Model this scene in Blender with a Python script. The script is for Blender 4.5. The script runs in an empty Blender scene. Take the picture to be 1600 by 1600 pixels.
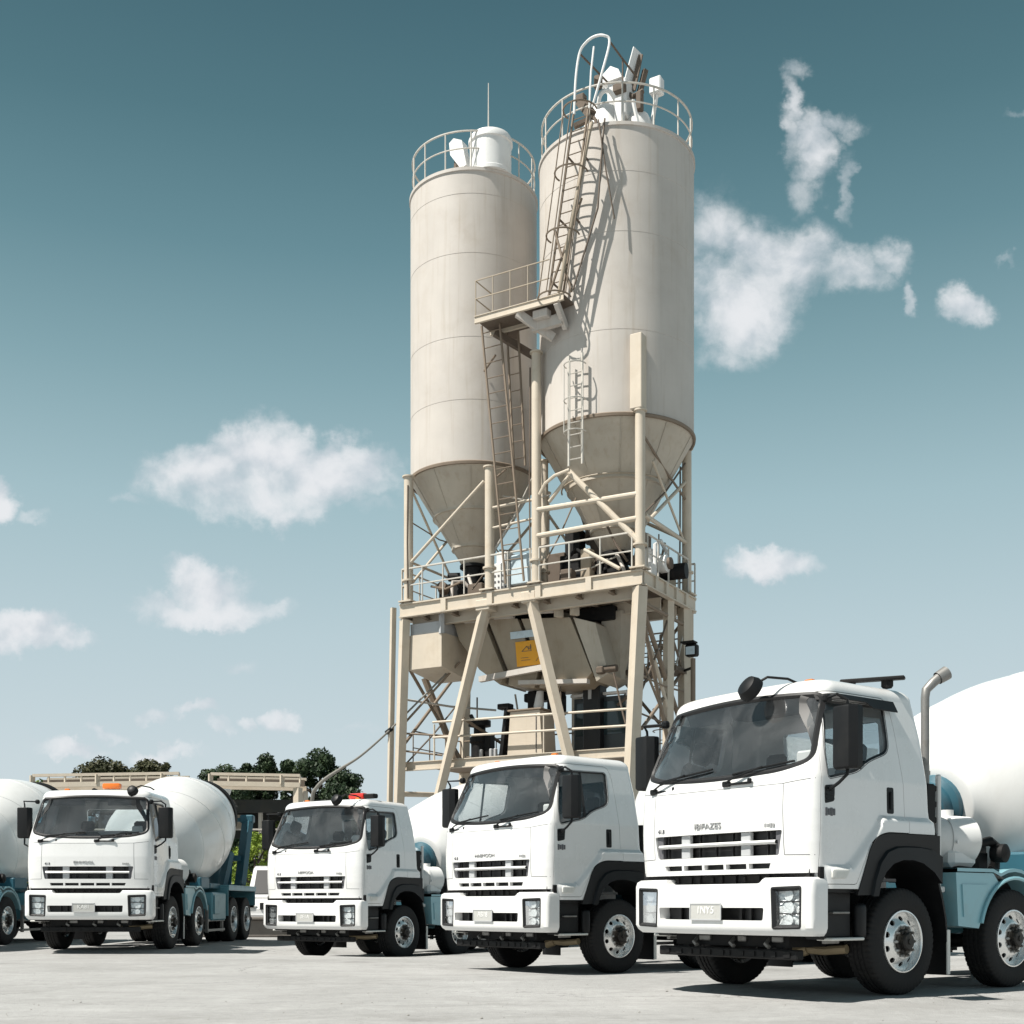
import bpy, bmesh, math, random
import numpy as np
from mathutils import Vector, Matrix, noise as mnoise

random.seed(7)
R = math.radians
SC = bpy.context.scene
COL = SC.collection

# ------------------------------------------------------------------ camera
FPX, CAMH, HORY = 1951.9, 0.938, 1412.75
cam_d = bpy.data.cameras.new("camera")
cam = bpy.data.objects.new("camera", cam_d)
COL.objects.link(cam)
cam.location = (0, 0, CAMH)
cam.rotation_euler = (R(90), 0, 0)
cam_d.sensor_width = 36
cam_d.lens = 36 * FPX / 1600
cam_d.shift_y = (HORY - 800) / 1600
cam_d.clip_start = 0.1
cam_d.clip_end = 3000
SC.camera = cam

# ------------------------------------------------------------------ light
SUN_EL = 56
SUN_H = Vector((-0.885, -0.465, 0)).normalized()
sun_dir = Vector((SUN_H.x * math.cos(R(SUN_EL)), SUN_H.y * math.cos(R(SUN_EL)), math.sin(R(SUN_EL))))
sd = bpy.data.lights.new("sun", 'SUN')
sd.energy = 5.0
sd.angle = R(0.5)
sd.color = (1.0, 0.955, 0.88)
so = bpy.data.objects.new("sun", sd)
COL.objects.link(so)
so.rotation_euler = sun_dir.to_track_quat('Z', 'Y').to_euler()
so.location = (-20, -20, 40)

SC.view_settings.view_transform = 'Standard'
SC.view_settings.look = 'None'
SC.view_settings.gamma = 1
SC.view_settings.use_curve_mapping = False
EXPO = 0.62
SC.view_settings.exposure = EXPO


class NB:
    """small node-building helper"""
    def __init__(s, tree):
        s.t = tree
        s.n = tree.nodes
        s.l = tree.links

    def new(s, typ, **kw):
        n = s.n.new(typ)
        for k, v in kw.items():
            setattr(n, k, v)
        return n

    def put(s, sock, v):
        if hasattr(v, 'is_output'):
            s.l.new(v, sock)
        else:
            sock.default_value = v

    def m(s, op, a, b=0.0, c=0.0, clamp=False):
        n = s.new('ShaderNodeMath', operation=op, use_clamp=clamp)
        s.put(n.inputs[0], a)
        s.put(n.inputs[1], b)
        s.put(n.inputs[2], c)
        return n.outputs[0]

    def v(s, op, a, b=(0, 0, 0), out=0):
        n = s.new('ShaderNodeVectorMath', operation=op)
        s.put(n.inputs[0], a)
        if op == 'SCALE':
            s.put(n.inputs['Scale'], b)
        else:
            s.put(n.inputs[1], b)
        return n.outputs[out]

    def noise(s, vec, scale, detail=6, rough=0.55, dist=0.0):
        n = s.new('ShaderNodeTexNoise')
        s.put(n.inputs['Vector'], vec)
        n.inputs['Scale'].default_value = scale
        n.inputs['Detail'].default_value = detail
        n.inputs['Roughness'].default_value = rough
        n.inputs['Distortion'].default_value = dist
        return n.outputs['Fac'], n.outputs['Color']

    def ramp(s, fac, stops):
        n = s.new('ShaderNodeValToRGB')
        s.put(n.inputs[0], fac)
        e = n.color_ramp.elements
        while len(e) < len(stops):
            e.new(0.5)
        for i, (p, c) in enumerate(stops):
            e[i].position = p
            e[i].color = (*c, 1) if len(c) == 3 else c
        return n.outputs[0]

    def mix(s, fac, a, b, blend='MIX'):
        n = s.new('ShaderNodeMix', data_type='RGBA', blend_type=blend)
        s.put(n.inputs[0], fac)
        s.put(n.inputs[6], a if hasattr(a, 'is_output') else (*a, 1))
        s.put(n.inputs[7], b if hasattr(b, 'is_output') else (*b, 1))
        return n.outputs[2]

    def sstep(s, x, lo, hi):
        n = s.new('ShaderNodeMapRange', interpolation_type='SMOOTHSTEP')
        s.put(n.inputs[0], x)
        n.inputs[1].default_value = lo
        n.inputs[2].default_value = hi
        return n.outputs[0]


def lin(r, g, b):
    f = lambda c: (c / 255 / 12.92) if c <= 10 else ((c / 255 + 0.055) / 1.055) ** 2.4
    return (f(r), f(g), f(b))


# ------------------------------------------------------------------ sky
W = bpy.data.worlds.new("World")
SC.world = W
W.use_nodes = True
W.node_tree.nodes.clear()
nb = NB(W.node_tree)
sky = nb.new('ShaderNodeTexSky', sky_type='NISHITA')
sky.sun_disc = False
sky.sun_elevation = R(SUN_EL)
sky.sun_rotation = math.atan2(SUN_H.x, SUN_H.y)
sky.air_density = 1.0
sky.dust_density = 1.5
geo = nb.new('ShaderNodeTexCoord')
D = geo.outputs['Generated']
sep = nb.new('ShaderNodeSeparateXYZ')
nb.put(sep.inputs[0], D)
dx, dy, dz = sep.outputs
ex = 2 ** EXPO
grad = nb.ramp(dz, [(0.0, lin(210, 220, 225)), (0.11, lin(203, 216, 221)), (0.206, lin(188, 207, 213)), (0.30, lin(165, 192, 199)),
                    (0.384, lin(134, 167, 175)), (0.46, lin(104, 141, 150)), (0.527, lin(83, 120, 129)), (0.59, lin(70, 105, 115)),
                    (0.75, lin(55, 87, 97)), (1.0, lin(48, 80, 90))])
nish = nb.mix(1.0, sky.outputs[0], (0.10, 0.135, 0.14), 'MULTIPLY')
skyc = nb.mix(0.95, nish, grad)
# clouds fixed by direction (tangent coordinates of the forward hemisphere)
ysafe = nb.m('MAXIMUM', dy, 0.05)
u = nb.m('DIVIDE', dx, ysafe)
w_ = nb.m('DIVIDE', dz, ysafe)
comb = nb.new('ShaderNodeCombineXYZ')
nb.put(comb.inputs[0], u)
nb.put(comb.inputs[1], w_)
P0 = comb.outputs[0]
_, wc = nb.noise(P0, 11, 6, 0.6)
warp = nb.v('SCALE', nb.v('SUBTRACT', wc, (0.5, 0.5, 0.5)), 0.070)
_, wc2 = nb.noise(P0, 42, 6, 0.62)
warp2 = nb.v('SCALE', nb.v('SUBTRACT', wc2, (0.5, 0.5, 0.5)), 0.026)
P1 = nb.v('ADD', nb.v('ADD', P0, warp), warp2)
BL = [  # px, py, rx, ry, amp
    (330, 738, 130, 62, 1), (415, 712, 115, 72, 1.05), (510, 732, 130, 66, 1), (400, 765, 200, 52, .95), (600, 712, 55, 28, .5), (590, 782, 55, 22, .42), (200, 783, 40, 14, .4),
    (325, 918, 75, 48, 1), (330, 946, 138, 32, .95),
    (30, 982, 80, 42, 1), (85, 994, 70, 24, .85), (2, 768, 52, 46, 1.25), (70, 792, 30, 14, .4),
    (1205, 882, 78, 34, .9), (1240, 888, 55, 24, .7),
    (1160, 470, 105, 105, .92), (1215, 410, 120, 85, .92), (1290, 420, 105, 52, .74), (1110, 360, 75, 85, .62), (1385, 402, 52, 36, .62), (1340, 430, 70, 24, .52), (1140, 545, 75, 42, .50),
    (1275, 225, 48, 62, .78), (1250, 150, 22, 55, .55), (1255, 105, 34, 24, .6), (1310, 190, 45, 30, .55), (1325, 290, 18, 65, .55), (1265, 290, 35, 50, .5), (1240, 200, 20, 70, .5),
    (1512, 474, 52, 40, .82), (1415, 468, 18, 36, .7), (1590, 200, 45, 12, .5), (1590, 412, 30, 10, .4),
    (100, 1166, 90, 17, .75), (262, 1172, 60, 18, .8), (170, 1140, 55, 13, .65), (320, 1113, 55, 17, .65), (240, 1115, 32, 14, .6), (455, 1138, 30, 18, .8), (408, 1140, 26, 14, .65), (355, 1145, 32, 15, .6), (385, 1032, 30, 18, .42), (560, 1150, 50, 10, .38),
]
mask = None
for (px, py, rx, ry, a) in BL:
    c = ((px - 800) / FPX, (HORY - py) / FPX, 0)
    q = nb.v('SUBTRACT', P1, c)
    q = nb.v('MULTIPLY', q, (FPX / rx / 1.1, FPX / ry / 1.1, 0))
    l = nb.v('LENGTH', q, out=1)
    b = nb.m('MULTIPLY', nb.m('SUBTRACT', 1.0, nb.m('MULTIPLY', l, l), clamp=True), a)
    mask = b if mask is None else nb.m('MAXIMUM', mask, b)
PN = nb.v('ADD', P0, nb.v('SCALE', warp2, 0.5))
fb, _ = nb.noise(PN, 17, 12, 0.60, 0.25)
fb2, _ = nb.noise(nb.v('ADD', P0, (-0.007, 0.010, 0.0)), 17, 6, 0.52, 0.1)
fb3, _ = nb.noise(P0, 17, 6, 0.52, 0.1)
dens = nb.m('ADD', nb.m('MULTIPLY', mask, 1.15), nb.m('MULTIPLY', nb.m('SUBTRACT', fb, 0.5), 2.0))
dens = nb.m('MULTIPLY', nb.sstep(dens, 0.05, 1.30), nb.sstep(mask, 0.0, 0.55))
dens = nb.m('POWER', dens, 0.85)
front = nb.sstep(dy, 0.05, 0.2)
dens = nb.m('MULTIPLY', dens, front)
# broken cloud over the hemisphere behind the camera as well
rb, _ = nb.noise(D, 3.2, 9, 0.58, 0.3)
rear = nb.m('MULTIPLY', nb.sstep(rb, 0.50, 0.68), nb.m('MULTIPLY', nb.sstep(dy, 0.0, -0.15), nb.sstep(dz, 0.02, 0.2)))
dens = nb.m('MAXIMUM', dens, nb.m('MULTIPLY', rear, 0.7))
shade = nb.sstep(nb.m('ADD', nb.m('SUBTRACT', fb3, fb2), nb.m('MULTIPLY', dens, 0.08)), -0.10, 0.14)
ccol = nb.mix(shade, lin(206, 213, 220), lin(234, 236, 239))
skyc = nb.mix(nb.m('MULTIPLY', dens, 0.97), skyc, ccol)
SKYS = 0.1
skyc = nb.v('SCALE', skyc, 1 / SKYS / ex)
bg = nb.new('ShaderNodeBackground')
nb.put(bg.inputs[0], skyc)
bg.inputs[1].default_value = SKYS
wo = nb.new('ShaderNodeOutputWorld')
nb.l.new(bg.outputs[0], wo.inputs[0])
try:
    W.cycles.sampling_method = 'MANUAL'
    W.cycles.sample_map_resolution = 512
except Exception:
    pass


# ------------------------------------------------------------------ materials
def mat(name, col, rough=0.5, metal=0.0, dirt=0.0, dcol=(0.10, 0.085, 0.065), dscale=2.0, bump=0.0, bscale=40, coat=0.0, streak=0.0, spec=0.5, var=0.0):
    m = bpy.data.materials.new(name)
    m.use_nodes = True
    t = NB(m.node_tree)
    p = t.n['Principled BSDF']
    p.inputs['Roughness'].default_value = rough
    p.inputs['Metallic'].default_value = metal
    p.inputs['Specular IOR Level'].default_value = spec
    p.inputs['Coat Weight'].default_value = coat
    p.inputs['Coat Roughness'].default_value = 0.06
    tc = t.new('ShaderNodeTexCoord')
    oc = tc.outputs['Object']
    c = None
    if var > 0:
        f, _ = t.noise(oc, dscale * 0.7, 4, 0.6)
        c = t.mix(t.sstep(f, 0.3, 0.7), tuple(x * (1 - var) for x in col), tuple(min(1, x * (1 + var)) for x in col))
    if dirt > 0:
        f, _ = t.noise(oc, dscale, 9, 0.65, 0.3)
        k = t.m('MULTIPLY', t.sstep(f, 0.48, 0.78), dirt)
        c = t.mix(k, c if c else col, dcol)
        t.put(p.inputs['Roughness'], t.m('ADD', t.m('MULTIPLY', k, 0.4), rough))
    if streak > 0:
        mp = t.new('ShaderNodeMapping')
        t.put(mp.inputs[0], oc)
        mp.inputs['Scale'].default_value = (5.0, 5.0, 0.22)
        f, _ = t.noise(mp.outputs[0], 1.6, 6, 0.62)
        c = t.mix(t.m('MULTIPLY', t.sstep(f, 0.5, 0.75), streak), c if c else col, dcol)
    if c is None:
        p.inputs['Base Color'].default_value = (*col, 1)
    else:
        t.put(p.inputs['Base Color'], c)
    if bump > 0:
        f, _ = t.noise(oc, bscale, 5, 0.6)
        b = t.new('ShaderNodeBump')
        b.inputs['Strength'].default_value = bump
        b.inputs['Distance'].default_value = 0.02
        t.put(b.inputs['Height'], f)
        t.l.new(b.outputs[0], p.inputs['Normal'])
    return m


def glass_mat(name, tint, refl=1.0, ior=1.5, rough=0.0, dust=0.0):
    m = bpy.data.materials.new(name)
    m.use_nodes = True
    t = NB(m.node_tree)
    t.n.clear()
    tr = t.new('ShaderNodeBsdfTransparent')
    tr.inputs[0].default_value = (*tint, 1)
    gl = t.new('ShaderNodeBsdfGlossy')
    gl.inputs['Roughness'].default_value = rough
    gl.inputs[0].default_value = (0.95, 0.97, 1, 1)
    fr = t.new('ShaderNodeFresnel')
    fr.inputs[0].default_value = ior
    mx = t.new('ShaderNodeMixShader')
    t.put(mx.inputs[0], t.m('MULTIPLY', fr.outputs[0], refl, clamp=True))
    t.l.new(tr.outputs[0], mx.inputs[1])
    t.l.new(gl.outputs[0], mx.inputs[2])
    o = t.new('ShaderNodeOutputMaterial')
    if dust > 0:
        df = t.new('ShaderNodeBsdfDiffuse')
        df.inputs[0].default_value = (0.62, 0.63, 0.64, 1)
        m2 = t.new('ShaderNodeMixShader')
        tc = t.new('ShaderNodeTexCoord')
        f, _ = t.noise(tc.outputs['Object'], 1.7, 6, 0.6, 0.4)
        t.put(m2.inputs[0], t.m('ADD', dust * 0.5, t.m('MULTIPLY', t.sstep(f, 0.42, 0.72), dust)))
        t.l.new(mx.outputs[0], m2.inputs[1])
        t.l.new(df.outputs[0], m2.inputs[2])
        mx = m2
    t.l.new(mx.outputs[0], o.inputs[0])
    return m


M = dict(
    white=mat('white_paint', (0.745, 0.745, 0.74), 0.26, dirt=0.16, dcol=(0.46, 0.44, 0.40), dscale=2.0, coat=0.8, streak=0.10),
    drumw=mat('drum_paint', (0.735, 0.735, 0.725), 0.33, dirt=0.30, dcol=(0.46, 0.44, 0.40), dscale=1.1, coat=0.4, streak=0.14),
    black=mat('black_plastic', (0.0065, 0.007, 0.008), 0.48, dirt=0.25, dcol=(0.028, 0.027, 0.025), dscale=3, spec=0.28),
    gasket=mat('rubber_gasket', (0.008, 0.008, 0.009), 0.5),
    dark=mat('dark_metal', (0.007, 0.007, 0.0075), 0.6, dirt=0.6, dcol=(0.038, 0.034, 0.03), dscale=5, spec=0.25),
    gap=mat('shut_line', (0.10, 0.10, 0.105), 0.7),
    tyre=mat('tyre_rubber', (0.010, 0.010, 0.0105), 0.72, dirt=0.45, dcol=(0.042, 0.038, 0.033), dscale=5, bump=0.15, bscale=60, spec=0.3),
    rim=mat('alloy_rim', (0.80, 0.80, 0.79), 0.30, metal=0.3, dirt=0.45, dcol=(0.22, 0.20, 0.18), dscale=7, bump=0.05, bscale=30),
    hub=mat('hub_metal', (0.016, 0.014, 0.012), 0.5, metal=0.3, dirt=0.7, dcol=(0.16, 0.13, 0.10), dscale=9),
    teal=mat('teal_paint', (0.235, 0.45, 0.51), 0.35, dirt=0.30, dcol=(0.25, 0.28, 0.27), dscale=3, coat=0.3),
    teal_shade=mat('teal_shaded_side', (0.085, 0.235, 0.285), 0.4, dirt=0.5, dcol=(0.10, 0.095, 0.085), dscale=2.5, coat=0.2),  # darker copy of the teal with shade put into the colour, plus grime
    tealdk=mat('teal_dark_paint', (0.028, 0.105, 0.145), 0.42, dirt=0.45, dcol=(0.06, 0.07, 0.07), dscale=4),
    grey=mat('grey_panel', (0.42, 0.43, 0.44), 0.45, dirt=0.2, dscale=4),
    slat=mat('grille_slat', (0.74, 0.74, 0.73), 0.3, dirt=0.15, dcol=(0.4, 0.39, 0.37), dscale=6),
    chrome=mat('reflector_chrome', (0.80, 0.81, 0.82), 0.28, metal=0.35, bump=0.8, bscale=24),
    mirror=mat('mirror_glass', (0.85, 0.86, 0.88), 0.02, metal=1.0),
    seat=mat('seat_fabric', (0.035, 0.036, 0.04), 0.85),
    dash=mat('dash_plastic', (0.10, 0.10, 0.105), 0.6),
    trim=mat('cabin_lining', (0.16, 0.16, 0.165), 0.8),
    paper=mat('paper_white', (0.75, 0.75, 0.73), 0.8),
    amber=mat('amber_lens', (0.75, 0.18, 0.02), 0.25, coat=0.5),
    redl=mat('red_lens', (0.55, 0.03, 0.02), 0.3, coat=0.5),
    steel=mat('galv_steel', (0.24, 0.235, 0.225), 0.45, metal=0.5, dirt=0.4, dscale=8),
    bronze=mat('dusty_brass', (0.30, 0.24, 0.15), 0.5, metal=0.3, dirt=0.4),
    glass=glass_mat('clear_glass', (0.86, 0.89, 0.90), 2.1, 1.5, dust=0.055),
    glassd=glass_mat('door_glass', (0.80, 0.84, 0.85), 1.2, 1.5, dust=0.02),
    lens=glass_mat('lens_glass', (0.93, 0.95, 0.95), 0.7, 1.45),
    letter=mat('chrome_letters', (0.36, 0.36, 0.36), 0.4, metal=0.3),
    ink=mat('dark_lettering', (0.10, 0.10, 0.11), 0.6),
    npl=mat('plate_enamel', (0.44, 0.44, 0.42), 0.45, dirt=0.5, dcol=(0.26, 0.25, 0.23), dscale=16),
    plate=mat('number_plate', (0.62, 0.62, 0.59), 0.45, dirt=0.35, dcol=(0.4, 0.39, 0.36), dscale=14),
    beige=mat('beige_paint', (0.52, 0.455, 0.37), 0.55, dirt=0.32, dcol=(0.36, 0.27, 0.17), dscale=1.6, streak=0.18, var=0.05),
    silo=mat('silo_paint', (0.485, 0.448, 0.410), 0.58, dirt=0.34, dcol=(0.33, 0.27, 0.205), dscale=0.8, streak=0.40, var=0.06),
    conep=mat('cone_paint', (0.43, 0.385, 0.32), 0.6, dirt=0.4, dcol=(0.30, 0.23, 0.16), dscale=1.4, streak=0.4, var=0.08),
    rust=mat('rusty_steel', (0.12, 0.092, 0.07), 0.8, dirt=0.6, dcol=(0.07, 0.05, 0.035), dscale=3),
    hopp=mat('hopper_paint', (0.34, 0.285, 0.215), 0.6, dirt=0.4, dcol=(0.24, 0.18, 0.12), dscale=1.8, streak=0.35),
    brownst_shade=mat('brown_steel_and_shade', (0.20, 0.155, 0.115), 0.7, dirt=0.5, dcol=(0.15, 0.11, 0.075), dscale=2.5),  # brown steel, also a darker beige with underside shade put into the colour
    yellow=mat('yellow_sign', (0.72, 0.33, 0.012), 0.5, dirt=0.3, dcol=(0.3, 0.16, 0.03), dscale=5),
    bluish=mat('pale_blue_panel', (0.50, 0.60, 0.66), 0.4, dirt=0.3, dscale=4),
    plainw=mat('white_housing', (0.70, 0.70, 0.69), 0.45, dirt=0.25, dcol=(0.4, 0.37, 0.33), dscale=2.5),
    rail=mat('rail_paint', (0.50, 0.475, 0.43), 0.5, dirt=0.4, dcol=(0.25, 0.19, 0.13), dscale=5),
    wall=mat('concrete_wall', (0.30, 0.29, 0.27), 0.85, dirt=0.5, dscale=1.5, bump=0.2, streak=0.3),
    shed=mat('shed_cladding', (0.030, 0.033, 0.032), 0.8, dirt=0.3, dscale=1.5),
    bark=mat('tree_bark', (0.085, 0.065, 0.05), 0.9, bump=0.4, bscale=12),
)


def rim_material():
    m = bpy.data.materials.new('wheel_alloy')
    m.use_nodes = True
    t = NB(m.node_tree)
    p = t.n['Principled BSDF']
    oc = t.new('ShaderNodeTexCoord').outputs['Object']
    rr = t.v('LENGTH', t.v('MULTIPLY', oc, (0, 1, 1)), out=1)
    f, _ = t.noise(oc, 14, 7, 0.65)
    g, _ = t.noise(oc, 4, 5, 0.6)
    edge = t.sstep(t.m('ADD', rr, t.m('MULTIPLY', t.m('SUBTRACT', f, 0.5), 0.09)), 0.172, 0.140)
    spots = t.m('MULTIPLY', t.sstep(f, 0.56, 0.70), t.sstep(g, 0.42, 0.62))
    k = t.m('MAXIMUM', t.m('MULTIPLY', edge, 0.9), t.m('MULTIPLY', spots, 0.7))
    t.put(p.inputs['Base Color'], t.mix(k, (0.84, 0.84, 0.83), (0.10, 0.085, 0.07)))
    t.put(p.inputs['Metallic'], t.m('SUBTRACT', 0.72, t.m('MULTIPLY', k, 0.65)))
    t.put(p.inputs['Roughness'], t.m('ADD', 0.24, t.m('MULTIPLY', k, 0.4)))
    b = t.new('ShaderNodeBump')
    b.inputs['Strength'].default_value = 0.12
    b.inputs['Distance'].default_value = 0.01
    t.put(b.inputs['Height'], f)
    t.l.new(b.outputs[0], p.inputs['Normal'])
    return m


M['rim'] = rim_material()


def leaf_mat(name, c1, c2):
    m = bpy.data.materials.new(name)
    m.use_nodes = True
    t = NB(m.node_tree)
    p = t.n['Principled BSDF']
    tc = t.new('ShaderNodeTexCoord')
    f, _ = t.noise(tc.outputs['Object'], 1.3, 5, 0.7)
    t.put(p.inputs['Base Color'], t.mix(t.sstep(f, 0.35, 0.65), c1, c2))
    p.inputs['Roughness'].default_value = 0.6
    p.inputs['Specular IOR Level'].default_value = 0.25
    return m


M['leaf_dark'] = leaf_mat('dark_leaves', (0.012, 0.026, 0.012), (0.034, 0.056, 0.022))
M['leaf_brown'] = leaf_mat('olive_leaves', (0.03, 0.035, 0.014), (0.06, 0.06, 0.026))
M['leaf_lime'] = leaf_mat('lime_leaves', (0.12, 0.19, 0.022), (0.26, 0.34, 0.05))
M['leaf_green'] = leaf_mat('green_leaves', (0.06, 0.10, 0.02), (0.14, 0.19, 0.04))

# ------------------------------------------------------------------ mesh helpers
class MB:
    def __init__(s):
        s.bm = bmesh.new()

    def box(s, c, d, bev=0.0, rot=None, seg=1):
        t = bmesh.new()
        bmesh.ops.create_cube(t, size=1.0)
        for v in t.verts:
            v.co = Vector((v.co.x * d[0], v.co.y * d[1], v.co.z * d[2]))
        if bev > 0:
            bmesh.ops.bevel(t, geom=list(t.edges), offset=min(bev, min(d) * 0.45), segments=seg, profile=0.5, affect='EDGES')
        mtx = Matrix.Translation(Vector(c)) @ (rot.to_4x4() if rot is not None else Matrix.Identity(4))
        s._merge(t, mtx)
        return s

    def _merge(s, t, mtx=None):
        me = bpy.data.meshes.new('tmp')
        t.to_mesh(me)
        t.free()
        if mtx is not None:
            me.transform(mtx)
        s.bm.from_mesh(me)
        bpy.data.meshes.remove(me)

    def beam(s, a, b, w, h=None, up=(0, 0, 1)):
        """square-section bar between two points"""
        a, b = Vector(a), Vector(b)
        h = h or w
        d = b - a
        L = d.length
        z = d.normalized()
        upv = Vector(up)
        if abs(z.dot(upv)) > 0.95:
            upv = Vector((0.866, -0.5, 0))
        x = upv.cross(z).normalized()
        y = z.cross(x)
        m = Matrix((x, y, z)).transposed()
        s.box((a + b) / 2, (w, h, L), 0, m)
        return s

    def ibeam(s, a, b, w, h):
        """I section: two flanges and a web, h vertical"""
        a, b = Vector(a), Vector(b)
        z = Vector((0, 0, 1))
        t = h * 0.09
        s.beam(a + z * (h / 2 - t / 2), b + z * (h / 2 - t / 2), w, t)
        s.beam(a - z * (h / 2 - t / 2), b - z * (h / 2 - t / 2), w, t)
        s.beam(a, b, w * 0.3, h - 2 * t)
        return s

    def tube(s, pts, r, n=8, closed=False, caps=True):
        pts = [Vector(p) for p in pts]
        N = len(pts)
        rr = r if isinstance(r, (list, tuple)) else [r] * N
        rings = []
        ref = None
        for i, p in enumerate(pts):
            if closed:
                d = pts[(i + 1) % N] - pts[i - 1]
            elif i == 0:
                d = pts[1] - p
            elif i == N - 1:
                d = p - pts[-2]
            else:
                d = (pts[i + 1] - p).normalized() + (p - pts[i - 1]).normalized()
            d.normalize()
            if ref is None:
                ref = Vector((0, 0, 1)) if abs(d.z) < 0.9 else Vector((1, 0, 0))
            x = ref - d * ref.dot(d)
            if x.length < 1e-4:
                x = d.orthogonal()
            x.normalize()
            ref = x
            y = d.cross(x)
            rings.append([s.bm.verts.new(p + (x * math.cos(2 * math.pi * k / n) + y * math.sin(2 * math.pi * k / n)) * rr[i]) for k in range(n)])
        for i in range(N if closed else N - 1):
            A, B = rings[i], rings[(i + 1) % N]
            for k in range(n):
                s.bm.faces.new((A[k], A[(k + 1) % n], B[(k + 1) % n], B[k]))
        if not closed and caps:
            s.bm.faces.new(rings[0][::-1])
            s.bm.faces.new(rings[-1])
        return s

    def lathe(s, prof, o=(0, 0, 0), ax=(0, 0, 1), n=48, caps=True):
        """prof: list of (radius, height)"""
        o, ax = Vector(o), Vector(ax).normalized()
        x = ax.orthogonal().normalized()
        if abs(ax.z) > 0.99:
            x = Vector((1, 0, 0))
        y = ax.cross(x)
        rings = []
        for r, h in prof:
            rings.append([s.bm.verts.new(o + ax * h + (x * math.cos(2 * math.pi * k / n) + y * math.sin(2 * math.pi * k / n)) * max(r, 1e-4)) for k in range(n)])
        for A, B in zip(rings[:-1], rings[1:]):
            for k in range(n):
                s.bm.faces.new((A[k], A[(k + 1) % n], B[(k + 1) % n], B[k]))
        if caps:
            s.bm.faces.new(rings[0][::-1])
            s.bm.faces.new(rings[-1])
        return s

    def prism(s, poly, f0, f1):
        """extrude a 2D outline between two mapping functions"""
        A = [s.bm.verts.new(f0(*p)) for p in poly]
        B = [s.bm.verts.new(f1(*p)) for p in poly]
        n = len(poly)
        for k in range(n):
            s.bm.faces.new((A[k], A[(k + 1) % n], B[(k + 1) % n], B[k]))
        s.bm.faces.new(A[::-1])
        s.bm.faces.new(B)
        bmesh.ops.recalc_face_normals(s.bm, faces=s.bm.faces[:])
        return s

    def grid(s, rows):
        vs = [[s.bm.verts.new(p) for p in row] for row in rows]
        for A, B in zip(vs[:-1], vs[1:]):
            for k in range(len(A) - 1):
                s.bm.faces.new((A[k], A[k + 1], B[k + 1], B[k]))
        return s

    def strip(s, A, B, closed=True):
        a = [s.bm.verts.new(p) for p in A]
        b = [s.bm.verts.new(p) for p in B]
        n = len(a)
        for k in range(n if closed else n - 1):
            s.bm.faces.new((a[k], a[(k + 1) % n], b[(k + 1) % n], b[k]))
        return s

    def mesh(s, name, material, angle=32, smooth=True):
        me = bpy.data.meshes.new(name)
        bmesh.ops.recalc_face_normals(s.bm, faces=s.bm.faces[:])
        s.bm.to_mesh(me)
        s.bm.free()
        finish(me, material, angle, smooth)
        return me

    def build(s, name, material, parent=None, angle=32, smooth=True):
        return link(name, s.mesh(name, material, angle, smooth), parent)


def finish(me, material, angle=32, smooth=True):
    if smooth and len(me.polygons):
        me.polygons.foreach_set('use_smooth', [True] * len(me.polygons))
        me.set_sharp_from_angle(angle=R(angle))
    me.materials.clear()
    me.materials.append(material)
    me.update()


def link(name, data, parent=None):
    o = bpy.data.objects.new(name, data)
    COL.objects.link(o)
    if parent is not None:
        o.parent = parent
    return o


def tag(o, label=None, cat=None, group=None, kind=None):
    for k, v in (('label', label), ('category', cat), ('group', group), ('kind', kind)):
        if v:
            o[k] = v
    return o


def thing(name, label, cat, loc=(0, 0, 0), rz=0, group=None):
    o = link(name, None)
    o.empty_display_size = 0.3
    o.location = loc
    o.rotation_euler = (0, 0, rz)
    return tag(o, label, cat, group)


def copy_tree(o, parent=None):
    c = o.copy()
    COL.objects.link(c)
    if parent is not None:
        c.parent = parent
    for ch in list(o.children):
        copy_tree(ch, c)
    return c


def boolean(me, ops):
    """ops: list of (mesh, 'DIFFERENCE'|'INTERSECT'); returns a new mesh"""
    o = bpy.data.objects.new('tmp_base', me)
    COL.objects.link(o)
    tmp = []
    for cm, op in ops:
        c = bpy.data.objects.new('tmp_cut', cm)
        COL.objects.link(c)
        tmp.append(c)
        md = o.modifiers.new('b', 'BOOLEAN')
        md.operation = op
        md.solver = 'EXACT'
        md.object = c
    bpy.context.view_layer.update()
    dg = bpy.context.evaluated_depsgraph_get()
    res = bpy.data.meshes.new_from_object(o.evaluated_get(dg), depsgraph=dg)
    bpy.data.objects.remove(o)
    for c in tmp:
        bpy.data.objects.remove(c)
    return res


def text_mesh(txt, size, depth, material, name):
    cu = bpy.data.curves.new('tmp_txt', 'FONT')
    cu.body = txt
    cu.size = size
    cu.extrude = depth
    cu.align_x = 'CENTER'
    cu.align_y = 'CENTER'
    o = bpy.data.objects.new('tmp_txt', cu)
    COL.objects.link(o)
    bpy.context.view_layer.update()
    dg = bpy.context.evaluated_depsgraph_get()
    me = bpy.data.meshes.new_from_object(o.evaluated_get(dg), depsgraph=dg)
    bpy.data.objects.remove(o)
    me.name = name
    finish(me, material, 30, False)
    return me


def rpoly(pts, r, seg=6):
    """round the corners of a closed 2D polygon"""
    out = []
    n = len(pts)
    for i, p in enumerate(pts):
        rad = r[i] if isinstance(r, (list, tuple)) else r
        a, b, c = Vector(pts[i - 1]), Vector(p), Vector(pts[(i + 1) % n])
        d1, d2 = (a - b), (c - b)
        k = min(rad, d1.length * 0.48, d2.length * 0.48)
        if k < 1e-4:
            out.append(tuple(b))
            continue
        s, e = b + d1.normalized() * k, b + d2.normalized() * k
        for j in range(seg + 1):
            t = j / seg
            out.append(tuple(s * (1 - t) ** 2 + b * 2 * t * (1 - t) + e * t * t))
    return out


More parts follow.
